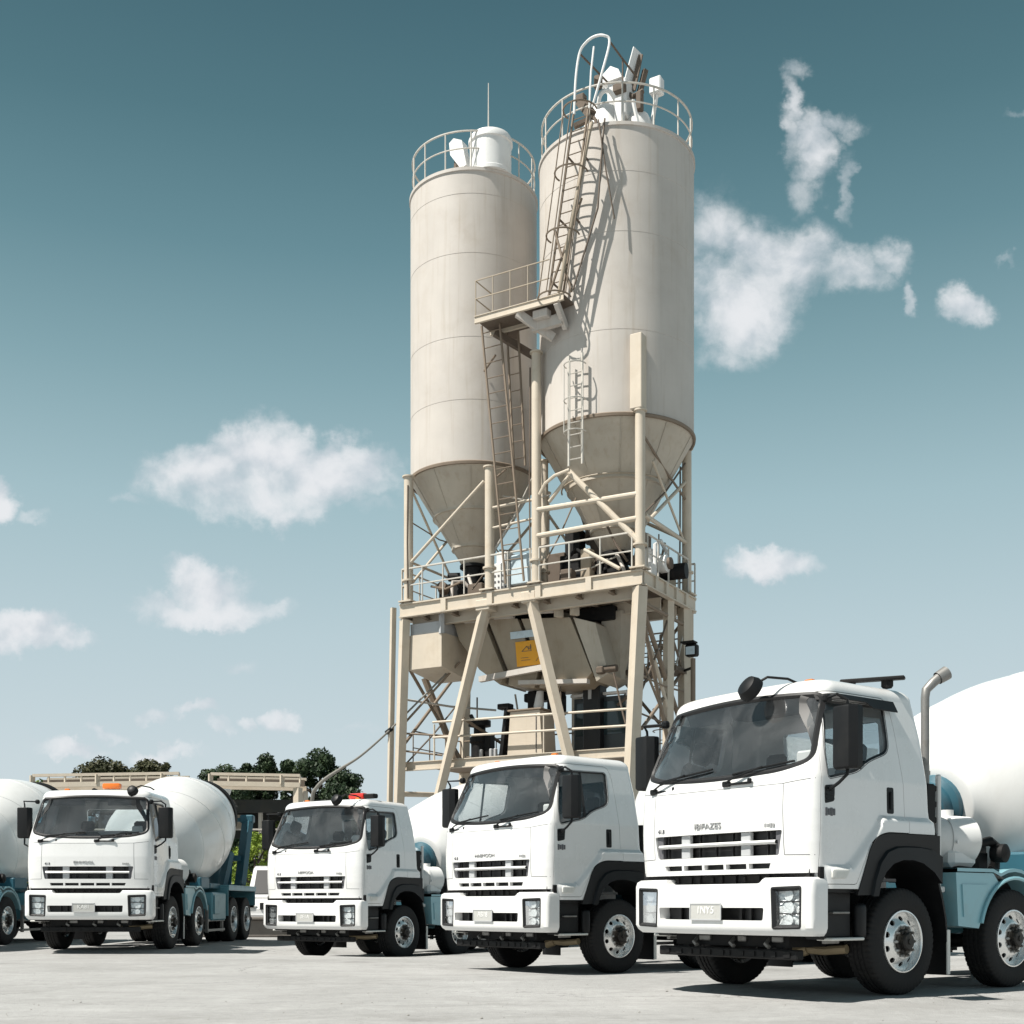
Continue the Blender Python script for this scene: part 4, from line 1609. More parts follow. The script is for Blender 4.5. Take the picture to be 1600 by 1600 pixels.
def add_beacon(root, x, y, material, L=0.28, bar=True):
    k = MB()
    k.box((x, y, 3.095), (L, 0.16, 0.11), 0.03, seg=2)
    k.build('beacon_light', material, root)
    if bar:
        b = MB()
        b.box((x + L * 0.5 + 0.12, y, 3.085), (0.25, 0.15, 0.085), 0.02)
        b.build('beacon_base', M['dark'], root)


def add_visor(root):
    v = MB()
    rows = []
    for i in range(9):
        y = -1.0 + 0.98 * i / 8
        t = 0.5 if i in (0,) else 1
        x0 = cab_side_x(y, 2.84)
        rows.append([Vector((x0 - 0.01, y, 2.855)), Vector((x0 + 0.05 * t, y, 2.845)), Vector((x0 + 0.105 * t, y, 2.79 - (0.05 if i > 4 else 0.0))), Vector((x0 + 0.10 * t, y, 2.783 - (0.05 if i > 4 else 0.0)))])
    v.grid(rows)
    v.build('window_visor', M['black'], root)
    b = MB()
    b.box((0.82, 0.0, 3.10), (0.10, 0.62, 0.035), 0.01, Matrix.Rotation(R(-60), 3, 'Z'))
    b.box((0.92, 0.10, 3.06), (0.10, 0.10, 0.10), 0.02)
    b.box((0.62, -0.06, 3.06), (0.06, 0.06, 0.07), 0.01)
    b.build('roof_bracket', M['dark'], root)


TRUCK = make_truck()
LAB = {
    'A': 'nearest white mixer truck at the right edge, with an upright exhaust stack behind its cab',
    'B': 'white mixer truck just behind the nearest one, cab in front of the tower legs',
    'C': 'white mixer truck with a red beacon on its roof, left of the silo tower',
    'D': 'white mixer truck seen nearly head on, orange roof beacon, its whole drum in view',
    'E': 'white mixer truck at the left edge, only drum and teal side showing'}
trucks = {}
for k in 'ABCDE':
    o = TRUCK if k == 'A' else copy_tree(TRUCK)
    trucks[k] = o
for k, o in trucks.items():
    X, Y, a, dzv = POSE[k]
    o.location = (X, Y, dzv)
    o.rotation_euler = (0, 0, -a)
    tag(o, LAB[k], 'mixer truck', 'mixer trucks parked in a row')
for k, em_, pl_ in (('B', 'HABMOOH', 'AB18'), ('C', 'HIPPOOA', '0E1A'), ('D', 'EIMMOOL', 'KA81'), ('E', 'IBIFAZES', '7N04')):
    for ch_ in trucks[k].children:
        if ch_.name.startswith('emblem'):
            tm = text_mesh(em_, 0.086, 0.006, M['letter'], 'emblem')
            tm.transform(Matrix.Diagonal((1.0, 0.75, 1, 1)))
            ch_.data = tm
        for c2 in ch_.children:
            if c2.name.startswith('plate_number'):
                c2.data = text_mesh(pl_, 0.10, 0.002, M['slat'], 'plate_number')
add_exhaust(trucks['A'])
add_kerb_mirror(trucks['A'], 0.36, 2.93)
add_visor(trucks['A'])
add_kerb_mirror(trucks['C'], 0.56, 2.96, r=0.11)
add_kerb_mirror(trucks['D'], 0.80, 2.95, r=0.10)
add_beacon(trucks['C'], 0.50, -0.55, M['redl'], 0.36)
add_beacon(trucks['D'], 0.25, -0.75, M['amber'], 0.34, False)
add_beacon(trucks['E'], 0.25, -0.75, M['amber'], 0.34, False)

# ------------------------------------------------------------------ batching plant
PLANT = Vector((3.386, 33.0, 0))
PRZ = R(-30)
PROT = Matrix.Rotation(PRZ, 3, 'Z')


def plant_thing(name, label, cat, a, b, z, group=None):
    """Empty standing at plant coordinates; returns (root, mapper to its local space)"""
    loc = PLANT + PROT @ Vector((-a, b, z))
    o = thing(name, label, cat, loc, PRZ, group)
    return o, (lambda aa, bb, zz: Vector((a - aa, bb - b, zz - z)))


def ring_rail(mb, ctr, r, z, rad, a0=0, a1=360, n=64):
    pts = [ctr + Vector((r * math.cos(R(a0 + (a1 - a0) * i / n)), r * math.sin(R(a0 + (a1 - a0) * i / n)), z)) for i in range(n if a1 - a0 >= 360 else n + 1)]
    mb.tube(pts, rad, 6, closed=a1 - a0 >= 360)


def make_silo(label, a, b, rad, ztop, zj, zc, rc, seams):
    o, L = plant_thing('cement_silo', label, 'silo', a, b, zc, 'cement silos on the batching tower')
    c = Vector((0, 0, 0))
    h = lambda z: z - zc
    prof = [(rad - 0.02, h(zj) - 0.06), (rad, h(zj) - 0.05), (rad, h(zj) + 0.02)]
    for s in sorted(seams):
        prof += [(rad, h(s) - 0.08), (rad, h(s) - 0.012), (rad - 0.007, h(s) - 0.007), (rad - 0.007, h(s) + 0.007), (rad, h(s) + 0.012), (rad, h(s) + 0.08)]
    prof += [(rad, h(ztop) - 0.2), (rad, h(ztop) - 0.10), (rad + 0.035, h(ztop) - 0.09), (rad + 0.035, h(ztop)), (rad - 0.03, h(ztop) + 0.005), (rad * 0.5, h(ztop) + 0.10), (0.02, h(ztop) + 0.14)]
    MB().lathe(prof, c, (0, 0, 1), 128).build('silo_shell', M['silo'], o, 30)
    k = MB()
    zm = zj - (zj - zc) * 0.45
    rm = rad + (rc - rad) * 0.45
    zl = zj - (zj - zc) * 0.82
    rl = rad + (rc - rad) * 0.82
    cz_ = lambda z: rad + (rc - rad) * (zj - z) / (zj - zc)
    pc = [(rad - 0.01, h(zj) - 0.055), (cz_(zj - 0.14), h(zj) - 0.14)]
    for zz in (zm, zl):
        pc += [(cz_(zz + 0.16), h(zz) + 0.16), (cz_(zz + 0.05), h(zz) + 0.05), (cz_(zz) + 0.03, h(zz) + 0.03), (cz_(zz) + 0.03, h(zz) - 0.03), (cz_(zz - 0.05), h(zz) - 0.05), (cz_(zz - 0.16), h(zz) - 0.16)]
    k.lathe(pc + [(rc, 0.0)], c, (0, 0, 1), 128)
    for q in range(10):   # welded seams down the cone
        an = 2 * math.pi * (q + 0.3) / 10
        d = Vector((math.cos(an), math.sin(an), 0))
        k.beam(d * (rad - 0.03) + Vector((0, 0, h(zj) - 0.08)), d * (rc + 0.05) + Vector((0, 0, 0.08)), 0.02, 0.012)
    k.build('silo_cone', M['conep'], o, 30)
    MB().lathe([(rad - 0.02, h(zj) - 0.10), (rad + 0.045, h(zj) - 0.10), (rad + 0.055, h(zj) - 0.03), (rad + 0.02, h(zj) + 0.0), (rad - 0.02, h(zj))], c, (0, 0, 1), 128, caps=False).build('skirt_ring', M['brownst_shade'], o)
    ou = MB()
    ou.lathe([(rc, 0.0), (rc + 0.06, -0.02), (rc + 0.06, -0.10), (rc * 0.9, -0.12), (rc * 0.8, -0.50), (rc * 1.05, -0.52), (rc * 1.05, -0.62), (rc * 0.7, -0.66)], c, (0, 0, 1), 32)
    ou.box((rc + 0.25, -0.1, -0.3), (0.5, 0.22, 0.24), 0.03)
    ou.lathe([(0.13, 0), (0.13, 0.35), (0.08, 0.38)], (-rc - 0.05, -0.12, -0.32), (-0.9, -0.4, 0), 16)
    ou.build('outlet_valve', M['dark'], o)
    r = MB()
    rr = rad - 0.06
    ring_rail(r, c, rr, h(ztop) + 1.08, 0.030, n=72)
    ring_rail(r, c, rr, h(ztop) + 0.58, 0.022, n=72)
    for q in range(15):
        an = 2 * math.pi * q / 15 + 0.2
        r.tube([(rr * math.cos(an), rr * math.sin(an), h(ztop) - 0.05), (rr * math.cos(an), rr * math.sin(an), h(ztop) + 1.08)], 0.024, 6)
    r.build('top_railing', M['rail'], o)
    return o, L


siloR, LR = make_silo('larger cement silo on the right, its cone hanging behind the near corner column', 1.53, 1.78, 2.17, 21.70, 14.0, 10.85, 0.40, [16.2, 18.8, 20.4])
siloL, LL = make_silo('narrower cement silo on the left, topped by a white drum-shaped filter and an aerial', 6.27, 1.78, 1.90, 22.05, 13.66, 11.15, 0.36, [15.4, 17.2, 19.6, 21.3])

# filter on the right silo
LRF = lambda a, b, z: LR(a, b, z - 0.22)
f = MB()
cA = LRF(1.60, 1.2, 22.0)
f.lathe([(0.78, 0.0), (0.78, 0.25), (0.66, 0.55), (0.56, 1.0), (0.46, 1.25), (0.2, 1.36), (0.0, 1.38)], cA, (0, 0, 1), 20)
f.build('filter_body', M['plainw'], siloR)
f = MB()
f.box(LRF(1.15, 1.25, 23.35), (0.58, 0.55, 1.05), 0.03)
f.prism([(-0.34, 0.0), (0.34, 0.0), (0.24, 0.24), (0.0, 0.40), (-0.24, 0.24)], lambda x, z: LRF(1.30 - x, 0.9, 23.86 + z), lambda x, z: LRF(1.30 - x, 1.55, 23.86 + z))
f.build('filter_hood', M['plainw'], siloR)
f = MB()
f.lathe([(0.30, 0.0), (0.36, 0.25), (0.36, 0.75), (0.28, 0.95), (0.1, 1.0)], LRF(0.72, 1.5, 22.05), (0, 0, 1), 18)
f.build('dust_collector', M['plainw'], siloR)
f = MB()
f.beam(LRF(1.85, 0.15, 23.05), LRF(1.35, -0.15, 22.35), 0.20, 0.22)
f.beam(LRF(1.40, -0.10, 22.30), LRF(1.80, -0.30, 22.10), 0.14, 0.10)
f.box(LRF(1.82, 0.15, 23.1), (0.26, 0.22, 0.2), 0.03)
f.tube([LRF(1.35, -0.15, 22.35), LRF(1.18, -0.25, 22.1), LRF(1.15, -0.30, 21.9)], 0.05, 8)
f.build('pressure_valve', M['rust'], siloR)
f = MB()
f.beam(LRF(0.84, 1.4, 23.7), LRF(0.66, 1.5, 24.70), 0.14, 0.05, (0, 1, 0.2))
f.beam(LRF(0.74, 1.5, 23.5), LRF(0.56, 1.6, 24.3), 0.13, 0.12)
f.tube([LRF(0.95, 1.3, 23.6), LRF(0.75, 1.2, 23.4), LRF(0.55, 1.4, 23.6)], 0.07, 8)
f.build('broken_cowl', M['rust'], siloR)
f = MB()
f.beam(LRF(1.02, 1.35, 23.75), LRF(0.72, 1.42, 24.80), 0.03, 0.34, (0.3, 1, 0))
f.box(LRF(0.22, 1.6, 23.72), (0.34, 0.3, 0.44), 0.03)
f.beam(LRF(0.22, 1.6, 23.5), LRF(0.5, 1.6, 22.0), 0.08)
f.build('cowl_plate', M['plainw'], siloR)
f = MB()
f.box(LRF(1.75, 0.8, 22.75), (0.30, 0.3, 0.5), 0.03)
f.tube(smooth([LRF(1.6, 0.7, 23.0), LRF(1.45, 0.6, 23.35), LRF(1.25, 0.7, 23.45), LRF(1.1, 0.9, 23.2)]), 0.06, 8)
f.box(LRF(0.95, 0.75, 22.8), (0.22, 0.2, 0.7), 0.02)
f.beam(LRF(0.40, 0.9, 22.1), LRF(0.62, 0.9, 23.1), 0.07)
f.build('filter_duct', M['plainw'], siloR)
f = MB()
f.box(LRF(1.02, 0.9, 23.55), (0.34, 0.2, 0.22), 0.02)
f.box(LRF(0.55, 1.2, 23.2), (0.16, 0.2, 0.5), 0.02)
f.lathe([(0.10, 0), (0.12, 0.05), (0.12, 0.3)], LRF(1.5, 0.55, 23.5), (0.3, -0.6, 0.4), 12)
f.build('fan_motor', M['rust'], siloR)
# left silo top
f = MB()
f.lathe([(0.62, 0.0), (0.62, 0.10), (0.605, 0.12), (0.605, 0.92), (0.645, 0.94), (0.645, 1.04), (0.59, 1.15), (0.33, 1.25), (0.0, 1.28)], LL(5.15, 0.9, 22.05), (0, 0, 1), 40)
f.build('filter_body', M['plainw'], siloL)
f = MB()
f.prism([(-0.20, 0.0), (0.16, -0.50), (0.36, -0.45), (0.20, 0.32), (-0.08, 0.46), (-0.24, 0.36)], lambda x, z: LL(6.25 - x, 0.75, 23.05 + z), lambda x, z: LL(6.25 - x, 1.05, 23.05 + z))
f.build('filter_cowl', M['plainw'], siloL)
f = MB()
f.beam(LL(6.35, 0.9, 22.0), LL(6.25, 0.9, 23.0), 0.18)
f.beam(LL(6.15, 0.85, 22.7), LL(5.85, 0.8, 22.05), 0.16)
f.build('cowl_stand', M['rust'], siloL)
f = MB()
f.tube([LL(5.22, 0.9, 23.2), LL(5.22, 0.9, 24.85)], [0.028, 0.014], 6)
f.build('aerial', M['rail'], siloL)
# stiffening box above the near column
f = MB()
f.box(LR(0.05, -0.015, 14.98), (0.34, 0.34, 1.98), 0.02)
f.build('column_saddle', M['beige'], siloR)

# ------------------------------------------------------------------ steel tower
TW, TL = plant_thing('steel_tower', 'beige steel tower of columns, braces and a railed platform carrying both silos', 'batching tower', 0, 0, 0)


def part(name, mb, material=None, parent=None):
    return mb.build(name, material or M['beige'], parent or TW)


PZ = 9.79
COLS = [(0.0, 0.0), (3.13, 0.0), (4.64, 0.0), (7.42, 0.0), (0.0, 3.25), (3.52, 1.2), (4.64, 3.3), (7.42, 3.3), (2.9, 3.4)]
TOPS = [13.98, 16.2, 13.30, 13.50, 14.0, 13.64, 13.5, 13.5, 13.8]
for (a, b), zt in zip(COLS, TOPS):
    k = MB()
    r = 0.135 if (a, b) != (3.52, 1.2) else 0.10
    k.tube([TL(a, b, PZ - 0.02), TL(a, b, zt)], r, 20)
    k.lathe([(r + 0.05, 0), (r + 0.05, 0.04)], TL(a, b, zt - 0.03), (0, 0, 1), 20)
    k.lathe([(r + 0.06, 0), (r + 0.06, 0.05)], TL(a, b, PZ + 0.62), (0, 0, 1), 20)
    k.box(TL(a, b, PZ + 0.02), (0.44, 0.44, 0.04))
    part('silo_column', k)
# main legs to the ground
for pts, w in (([(0.0, 0.0, PZ - 0.47), (0.26, 0.0, 4.4), (0.30, 0.0, -0.05)], 0.29), ([(7.55, 0.0, PZ - 0.5), (7.92, 0.0, 0)], 0.24), ([(8.00, 0.05, 9.72), (8.22, 0.05, 0)], 0.14),
               ([(0.0, 3.10, PZ - 0.4), (0.0, 3.25, 0)], 0.30), ([(0.0, 1.93, PZ - 0.4), (0.05, 1.93, 0)], 0.22), ([(0.0, 3.52, 9.9), (0.0, 3.52, 0)], 0.13),
               ([(7.55, 3.4, PZ - 0.4), (7.75, 3.45, 0)], 0.24), ([(3.6, 3.4, PZ - 0.4), (3.6, 3.4, 0)], 0.24)):
    k = MB()
    for p, q in zip(pts[:-1], pts[1:]):
        k.beam(TL(*p), TL(*q), w)
    part('tower_leg', k)
for (p, q, w) in (((4.81, 0.02, 9.45), (7.05, 0.02, 1.8), 0.20), ((4.81, 0.30, 9.45), (7.20, 0.30, 1.8), 0.12), ((3.34, 0.02, 9.5), (1.30, 0.02, 1.8), 0.23)):
    k = MB()
    k.beam(TL(*p), TL(*q), w)
    d = Vector(q) - Vector(p)
    k.box(TL(p[0], p[1], p[2] - 0.05), (0.46, 0.3, 0.3), 0.02)
    part('raking_leg', k)
# platform
k = MB()
k.box(TL(3.78, 1.78, PZ - 0.04), (7.75, 3.72, 0.06))
part('platform_deck', k, M['brownst_shade'])  # deck colour darkened to carry the shade underneath
for p, q in (((-0.10, -0.08, 0), (7.66, -0.08, 0)), ((-0.10, 3.64, 0), (7.66, 3.64, 0)), ((-0.10, -0.0, 0), (-0.10, 3.56, 0)), ((7.66, 0, 0), (7.66, 3.56, 0))):
    k = MB()
    P_, Q_ = TL(p[0], p[1], PZ - 0.24), TL(q[0], q[1], PZ - 0.24)
    k.ibeam(P_, Q_, 0.16, 0.40)
    n = 5
    for i in range(1, n):
        c = P_ + (Q_ - P_) * i / n
        k.box(c, (0.17, 0.17, 0.36))
    part('edge_beam', k)
for a in (0.9, 1.9, 2.9, 3.9, 4.9, 5.9, 6.9):
    k = MB()
    k.ibeam(TL(a, 0.05, PZ - 0.36), TL(a, 3.55, PZ - 0.36), 0.12, 0.30)
    part('deck_joist', k, M['brownst_shade'])  # under-platform shade put into the darker joist colour
for b, zz in ((0.35, 9.28), (1.6, 9.22), (2.7, 9.22)):
    k = MB()
    k.ibeam(TL(0.1, b, zz), TL(7.5, b, zz), 0.14, 0.34)
    part('deck_girder', k, M['beige'])


def railing(p, q, z, h=1.0, n=6, mid=2, material='rail', r=0.026, skip=()):
    k = MB()
    P_, Q_ = Vector(p), Vector(q)
    for i in range(n + 1):
        if i in skip:
            continue
        c = P_ + (Q_ - P_) * i / n
        k.tube([TL(c.x, c.y, z), TL(c.x, c.y, z + h)], r, 6)
    for j in range(1, mid + 1):
        zz = z + h * j / mid
        k.tube([TL(P_.x, P_.y, zz), TL(Q_.x, Q_.y, zz)], r * (1.15 if j == mid else 0.85), 6)
    return part('railing', k, M[material])


railing((0.20, -0.08), (3.0, -0.08), PZ, 0.98, 3)
railing((3.28, -0.08), (7.60, -0.08), PZ, 0.98, 6)
railing((-0.10, 0.25), (-0.10, 3.1), PZ, 0.98, 4)
railing((7.64, 0.0), (7.64, 3.6), PZ, 0.98, 4)
railing((-0.10, 3.62), (7.6, 3.62), PZ, 0.98, 8)
# upper bracing
BR = [((7.38, -0.03, 10.91), (4.81, -0.03, 12.92), 0.045), ((7.46, 0.2, 13.2), (7.46, 3.2, 10.2), 0.04), ((7.46, 0.2, 10.4), (7.46, 3.2, 13.1), 0.04), ((2.1, -0.03, 12.71), (0.05, -0.03, 10.54), 0.085), ((2.0, -0.02, 12.71), (2.72, -0.02, 12.0), 0.05),
      ((3.10, -0.05, 11.82), (0.05, -0.05, 11.77), 0.075), ((3.10, -0.05, 11.10), (0.05, -0.05, 11.13), 0.075), ((4.62, -0.02, 12.12), (3.13, -0.02, 12.14), 0.04), ((4.58, -0.02, 11.55), (3.13, -0.02, 11.62), 0.035),
      ((0.0, 3.2, 13.05), (0.0, 0.55, 11.22), 0.05), ((0.0, 0.83, 12.9), (0.0, 2.95, 11.35), 0.035), ((0.0, 0.3, 11.30), (0.0, 3.2, 11.29), 0.06), ((1.6, -0.1, 10.5), (0.55, -0.1, 9.85), 0.05),
      ((7.38, 3.3, 10.6), (4.7, 3.3, 13.0), 0.045), ((4.6, 3.35, 12.9), (3.0, 3.35, 10.6), 0.045), ((0.1, 3.25, 11.4), (2.9, 3.4, 13.0), 0.05), ((7.40, 0.0, 11.0), (7.40, 3.3, 11.0), 0.04)]
for p, q, r in BR:
    part('brace', MB().tube([TL(*p), TL(*q)], r, 10))
for zz in (12.6,):
    k = MB()
    pts = []
    for i in range(25):
        an = R(200 + 150 * i / 24)
        pts.append(LR(0, 0, 0) * 0 + TL(1.53, 1.78, zz) + Vector((1.55 * math.cos(an), 1.55 * math.sin(an), 0)))
    k.tube(pts, 0.024, 8)
    part('ring_pipe', k, M['hopp'])
k = MB()
k.tube([TL(2.95, -0.15, 12.2), TL(2.75, -0.2, 12.45), TL(2.45, -0.2, 12.62), TL(2.0, -0.2, 12.70)], 0.045, 8)
part('bent_pipe', k)
# lower bracing under the platform; the brown ones carry its shade in their colour
BR2 = [((8.0, 1.7, 7.9), (7.3, 2.6, 5.2), 0.11, 'brownst_shade'), ((7.75, 0.15, 5.6), (7.6, 3.4, 8.6), 0.05, 'brownst_shade'), ((7.7, 0.15, 8.2), (7.65, 3.4, 5.4), 0.05, 'brownst_shade'), ((7.85, 0.1, 6.1), (6.2, 0.9, 8.1), 0.035, 'brownst_shade'), ((7.8, 0.1, 4.2), (7.7, 3.4, 4.4), 0.08, 'beige'),
       ((7.85, 0.02, 6.0), (6.2, 0.5, 5.85), 0.03, 'brownst_shade'), ((7.9, 0.02, 5.5), (6.5, 0.4, 5.3), 0.03, 'brownst_shade'), ((6.2, 0.6, 6.55), (5.2, 3.0, 5.4), 0.05, 'brownst_shade'),
       ((0.05, 0.2, 8.9), (0.05, 3.0, 6.0), 0.07, 'brownst_shade'), ((0.05, 0.2, 5.6), (0.05, 3.1, 7.6), 0.05, 'brownst_shade'), ((0.0, 0.3, 8.3), (0.0, 2.0, 5.2), 0.06, 'brownst_shade'), ((0.0, 2.0, 8.6), (0.0, 3.1, 7.4), 0.035, 'brownst_shade'), ((1.6, 2.0, 6.6), (0.3, 2.0, 7.5), 0.05, 'rust'),
       ((0.0, 0.1, 8.95), (0.0, 3.2, 8.9), 0.05, 'brownst_shade'), ((3.3, 3.4, 9.0), (0.2, 3.3, 5.4), 0.05, 'brownst_shade'), ((0.2, 3.3, 9.0), (3.4, 3.4, 5.6), 0.05, 'brownst_shade')]
for p, q, r, mt in BR2:
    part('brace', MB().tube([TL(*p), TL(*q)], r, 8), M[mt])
k = MB()
for i in range(9):
    an0 = 2 * math.pi * i / 9
pts = [TL(0.35, 0.4, 9.2), TL(0.25, 0.7, 8.4), TL(0.1, 1.1, 7.7), TL(0.0, 1.9, 6.3), TL(0.05, 2.2, 5.5)]
k.tube(pts, 0.055, 8)
part('down_pipe', k)
# thin rods, conduits and cables
rc = random.Random(19)
RODS = [((0.0, 0.1, 7.4), (0.0, 3.2, 5.0)), ((0.0, 0.1, 6.6), (0.0, 1.9, 8.9)), ((0.0, 1.95, 7.0), (0.0, 3.2, 9.0)), ((0.0, 0.1, 7.0), (0.0, 3.2, 7.0)), ((0.05, 0.1, 6.0), (0.05, 3.2, 6.05)),
        ((0.0, 0.2, 11.3), (0.0, 3.2, 13.6)), ((0.0, 0.2, 13.4), (0.0, 3.2, 12.5)), ((7.42, 0.1, 12.2), (7.42, 3.2, 12.2)), ((7.3, 3.3, 13.2), (4.8, 3.3, 10.2)), ((3.0, 3.3, 12.9), (0.1, 3.2, 10.4)),
        ((7.7, 0.1, 7.0), (6.4, 3.3, 7.0)), ((7.8, 0.1, 4.9), (7.6, 3.4, 7.6)), ((6.3, 3.4, 5.2), (3.7, 3.4, 8.8)), ((4.6, 0.1, 10.9), (3.2, 0.1, 13.0)), ((4.5, 0.5, 12.6), (3.3, 1.1, 12.6)), ((4.5, 0.3, 11.0), (3.4, 1.1, 11.2)),
        ((2.9, 0.1, 10.4), (2.2, 0.6, 12.2)), ((2.6, 0.4, 10.1), (1.2, 1.2, 10.6)), ((5.4, 0.3, 10.0), (5.0, 0.9, 11.2)), ((6.9, 0.4, 10.3), (6.0, 0.6, 10.35)), ((0.6, 0.5, 10.2), (1.2, 0.4, 11.3)), ((0.9, 2.9, 9.9), (0.4, 2.6, 11.2)), ((0.5, 2.4, 9.9), (0.5, 2.4, 11.4)),
        ((6.9, 3.0, 5.2), (6.9, 3.0, 7.4)), ((5.3, 2.6, 7.3), (4.9, 2.6, 5.2)), ((2.9, 1.0, 7.1), (2.8, 0.9, 5.2)), ((1.2, 0.9, 7.3), (0.6, 0.8, 5.2))]
for p, q in RODS:
    mid_ = (Vector(p) + Vector(q)) / 2 + Vector((0, 0, -0.05 - 0.1 * rc.random()))
    part('tie_rod', MB().tube([TL(*p), TL(*mid_), TL(*q)], rc.choice((0.022, 0.028, 0.034)), 6), M[rc.choice(('brownst_shade', 'rust', 'rail'))])
for a, b, z0, z1 in ((0.22, 0.05, 5.2, 9.3), (7.36, -0.12, 9.9, 13.2), (3.30, -0.05, 9.9, 15.8), (0.18, 3.2, 5.0, 13.5), (4.78, 0.1, 9.9, 13.0)):
    part('conduit', MB().tube([TL(a, b, z0), TL(a + 0.02, b, (z0 + z1) / 2), TL(a, b, z1)], 0.025, 6), M['rust'])
for (a, b, z, w, d, h_, mt) in ((5.6, 1.0, 10.05, 0.5, 0.5, 0.5, 'rust'), (2.4, 0.5, 10.0, 0.35, 0.3, 0.4, 'rust'), (2.0, 0.9, 10.3, 0.3, 0.3, 1.0, 'hopp'), (5.3, 1.9, 10.4, 0.6, 0.5, 1.2, 'dark'), (3.9, 2.3, 10.5, 1.2, 0.6, 1.4, 'rust'), (3.0, 2.0, 10.4, 0.6, 0.6, 1.2, 'dark'),
                              (0.45, 2.7, 10.2, 0.5, 0.5, 0.8, 'hopp'), (0.15, 1.0, 10.0, 0.2, 0.3, 0.4, 'plainw')):
    part('junction_box', MB().box(TL(a, b, z), (w, d, h_), 0.02), M[mt])
# side landing with a caged ladder behind the near leg
k = MB()
k.box(TL(0.75, 2.7, 7.55), (1.7, 1.0, 0.14))
part('side_landing', k, M['rust'])
railing((-0.05, 2.2), (1.55, 2.2), 7.6, 0.95, 4, 3, 'brownst_shade', 0.02)
railing((-0.05, 3.15), (1.55, 3.15), 7.6, 0.95, 4, 3, 'brownst_shade', 0.02)
k = MB()
for s_ in (-0.2, 0.2):
    k.tube([TL(0.35 + s_, 2.6, 4.0), TL(0.35 + s_, 2.6, 8.6)], 0.022, 6)
for i in range(15):
    z = 4.1 + 0.3 * i
    k.tube([TL(0.15, 2.6, z), TL(0.55, 2.6, z)], 0.014, 5)
for i in range(6):
    z = 4.6 + 0.62 * i
    c = TL(0.35, 2.6, z)
    k.tube([c + Vector((0.38 * math.cos(R(an)), -0.42 * math.sin(R(an)), 0)) for an in range(-10, 200, 15)], 0.015, 5)
part('cage_ladder', k, M['brownst_shade'])
# lower deck
k = MB()
k.box(TL(4.2, 1.9, 5.12), (7.0, 3.0, 0.07))
part('platform_deck', k, M['brownst_shade'])
for b in (0.3, 3.3):
    k = MB()
    k.ibeam(TL(0.2, b, 5.02), TL(7.75, b, 5.02), 0.14, 0.26)
    part('edge_beam', k)
for p, q in (((0.2, 0.28), (6.75, 0.28)),):
    k = MB()
    for zz in (6.17, 5.72):
        k.tube([TL(p[0], p[1], zz), TL(q[0], q[1], zz + 0.1)], 0.035, 8)
    for a in (0.3, 3.05, 6.7):
        k.tube([TL(a, 0.28, 5.1), TL(a, 0.28, 6.2)], 0.028, 6)
    part('railing', k)
railing((7.6, 0.5), (7.7, 3.3), 5.1, 1.0, 3, 2, 'brownst_shade', 0.02)
railing((0.3, 3.3), (7.6, 3.3), 5.1, 1.0, 6, 2, 'brownst_shade', 0.02)

# ------------------------------------------------------------------ plant machinery
hop, HL_ = plant_thing('mixing_hopper', 'ribbed beige mixing hopper slung under the tower platform', 'hopper', 3.9, 1.8, 7.1)
fb0 = lambda a, z: HL_(a, 0.72 + (9.2 - z) * 0.16, z)
fb1 = lambda a, z: HL_(a, 3.0 - (9.2 - z) * 0.25, z)
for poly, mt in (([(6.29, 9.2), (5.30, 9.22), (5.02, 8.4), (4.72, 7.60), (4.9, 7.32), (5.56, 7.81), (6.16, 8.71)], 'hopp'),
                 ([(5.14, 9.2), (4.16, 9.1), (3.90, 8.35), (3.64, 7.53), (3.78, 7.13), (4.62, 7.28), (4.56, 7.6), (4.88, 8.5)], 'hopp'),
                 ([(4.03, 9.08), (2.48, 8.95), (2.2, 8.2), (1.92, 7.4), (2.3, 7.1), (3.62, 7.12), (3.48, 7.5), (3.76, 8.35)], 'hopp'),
                 ([(2.38, 8.94), (1.71, 8.72), (1.42, 7.33), (1.80, 7.15)], 'conep')):
    k = MB()
    k.prism(poly, fb0, fb1)
    k.build('hopper_panel', M[mt], hop)
k = MB()
k.prism([(6.1, 9.1), (1.8, 8.8), (1.6, 7.45), (2.4, 7.2), (4.9, 7.4), (5.6, 7.95)], lambda a, z: HL_(a, 0.95 + (9.2 - z) * 0.16, z), lambda a, z: HL_(a, 2.9 - (9.2 - z) * 0.25, z))
k.build('hopper_core', M['rust'], hop)
for a in (5.55, 4.55, 3.2):
    k = MB()
    k.tube([HL_(a - 0.3, 0.70, 9.2), HL_(a + 0.35, 0.70, 9.24)], 0.09, 10)
    k.build('rim_pad', M['silo'], hop)
k = MB()
k.beam(HL_(5.4, 0.72, 7.47), HL_(3.15, 0.72, 7.63), 0.16, 0.16)
k.beam(HL_(4.2, 0.95, 7.3), HL_(2.0, 0.95, 7.15), 0.2, 0.12)
k.build('bearer', M['silo'], hop)
k = MB()
k.lathe([(0.62, 1.95), (0.62, 1.75), (0.20, 0.35), (0.20, 0.1)], HL_(1.55, 2.0, 7.2), (0, 0, 1), 6)
k.build('side_funnel', M['conep'], hop)
k = MB()
k.box(HL_(1.62, 1.0, 7.42), (0.22, 0.3, 0.2), 0.03)
k.lathe([(0.10, -0.2), (0.10, 0.2)], HL_(1.35, 1.0, 7.45), (1, 0, 0), 12)
k.build('gate_drive', M['rust'], hop)
for a in (2.25, 2.75):
    k = MB()
    k.beam(HL_(a, 0.6, 8.95), HL_(a, 0.6, 9.5), 0.24, 0.12)
    k.build('hanger', M['beige'], hop)
k = MB()
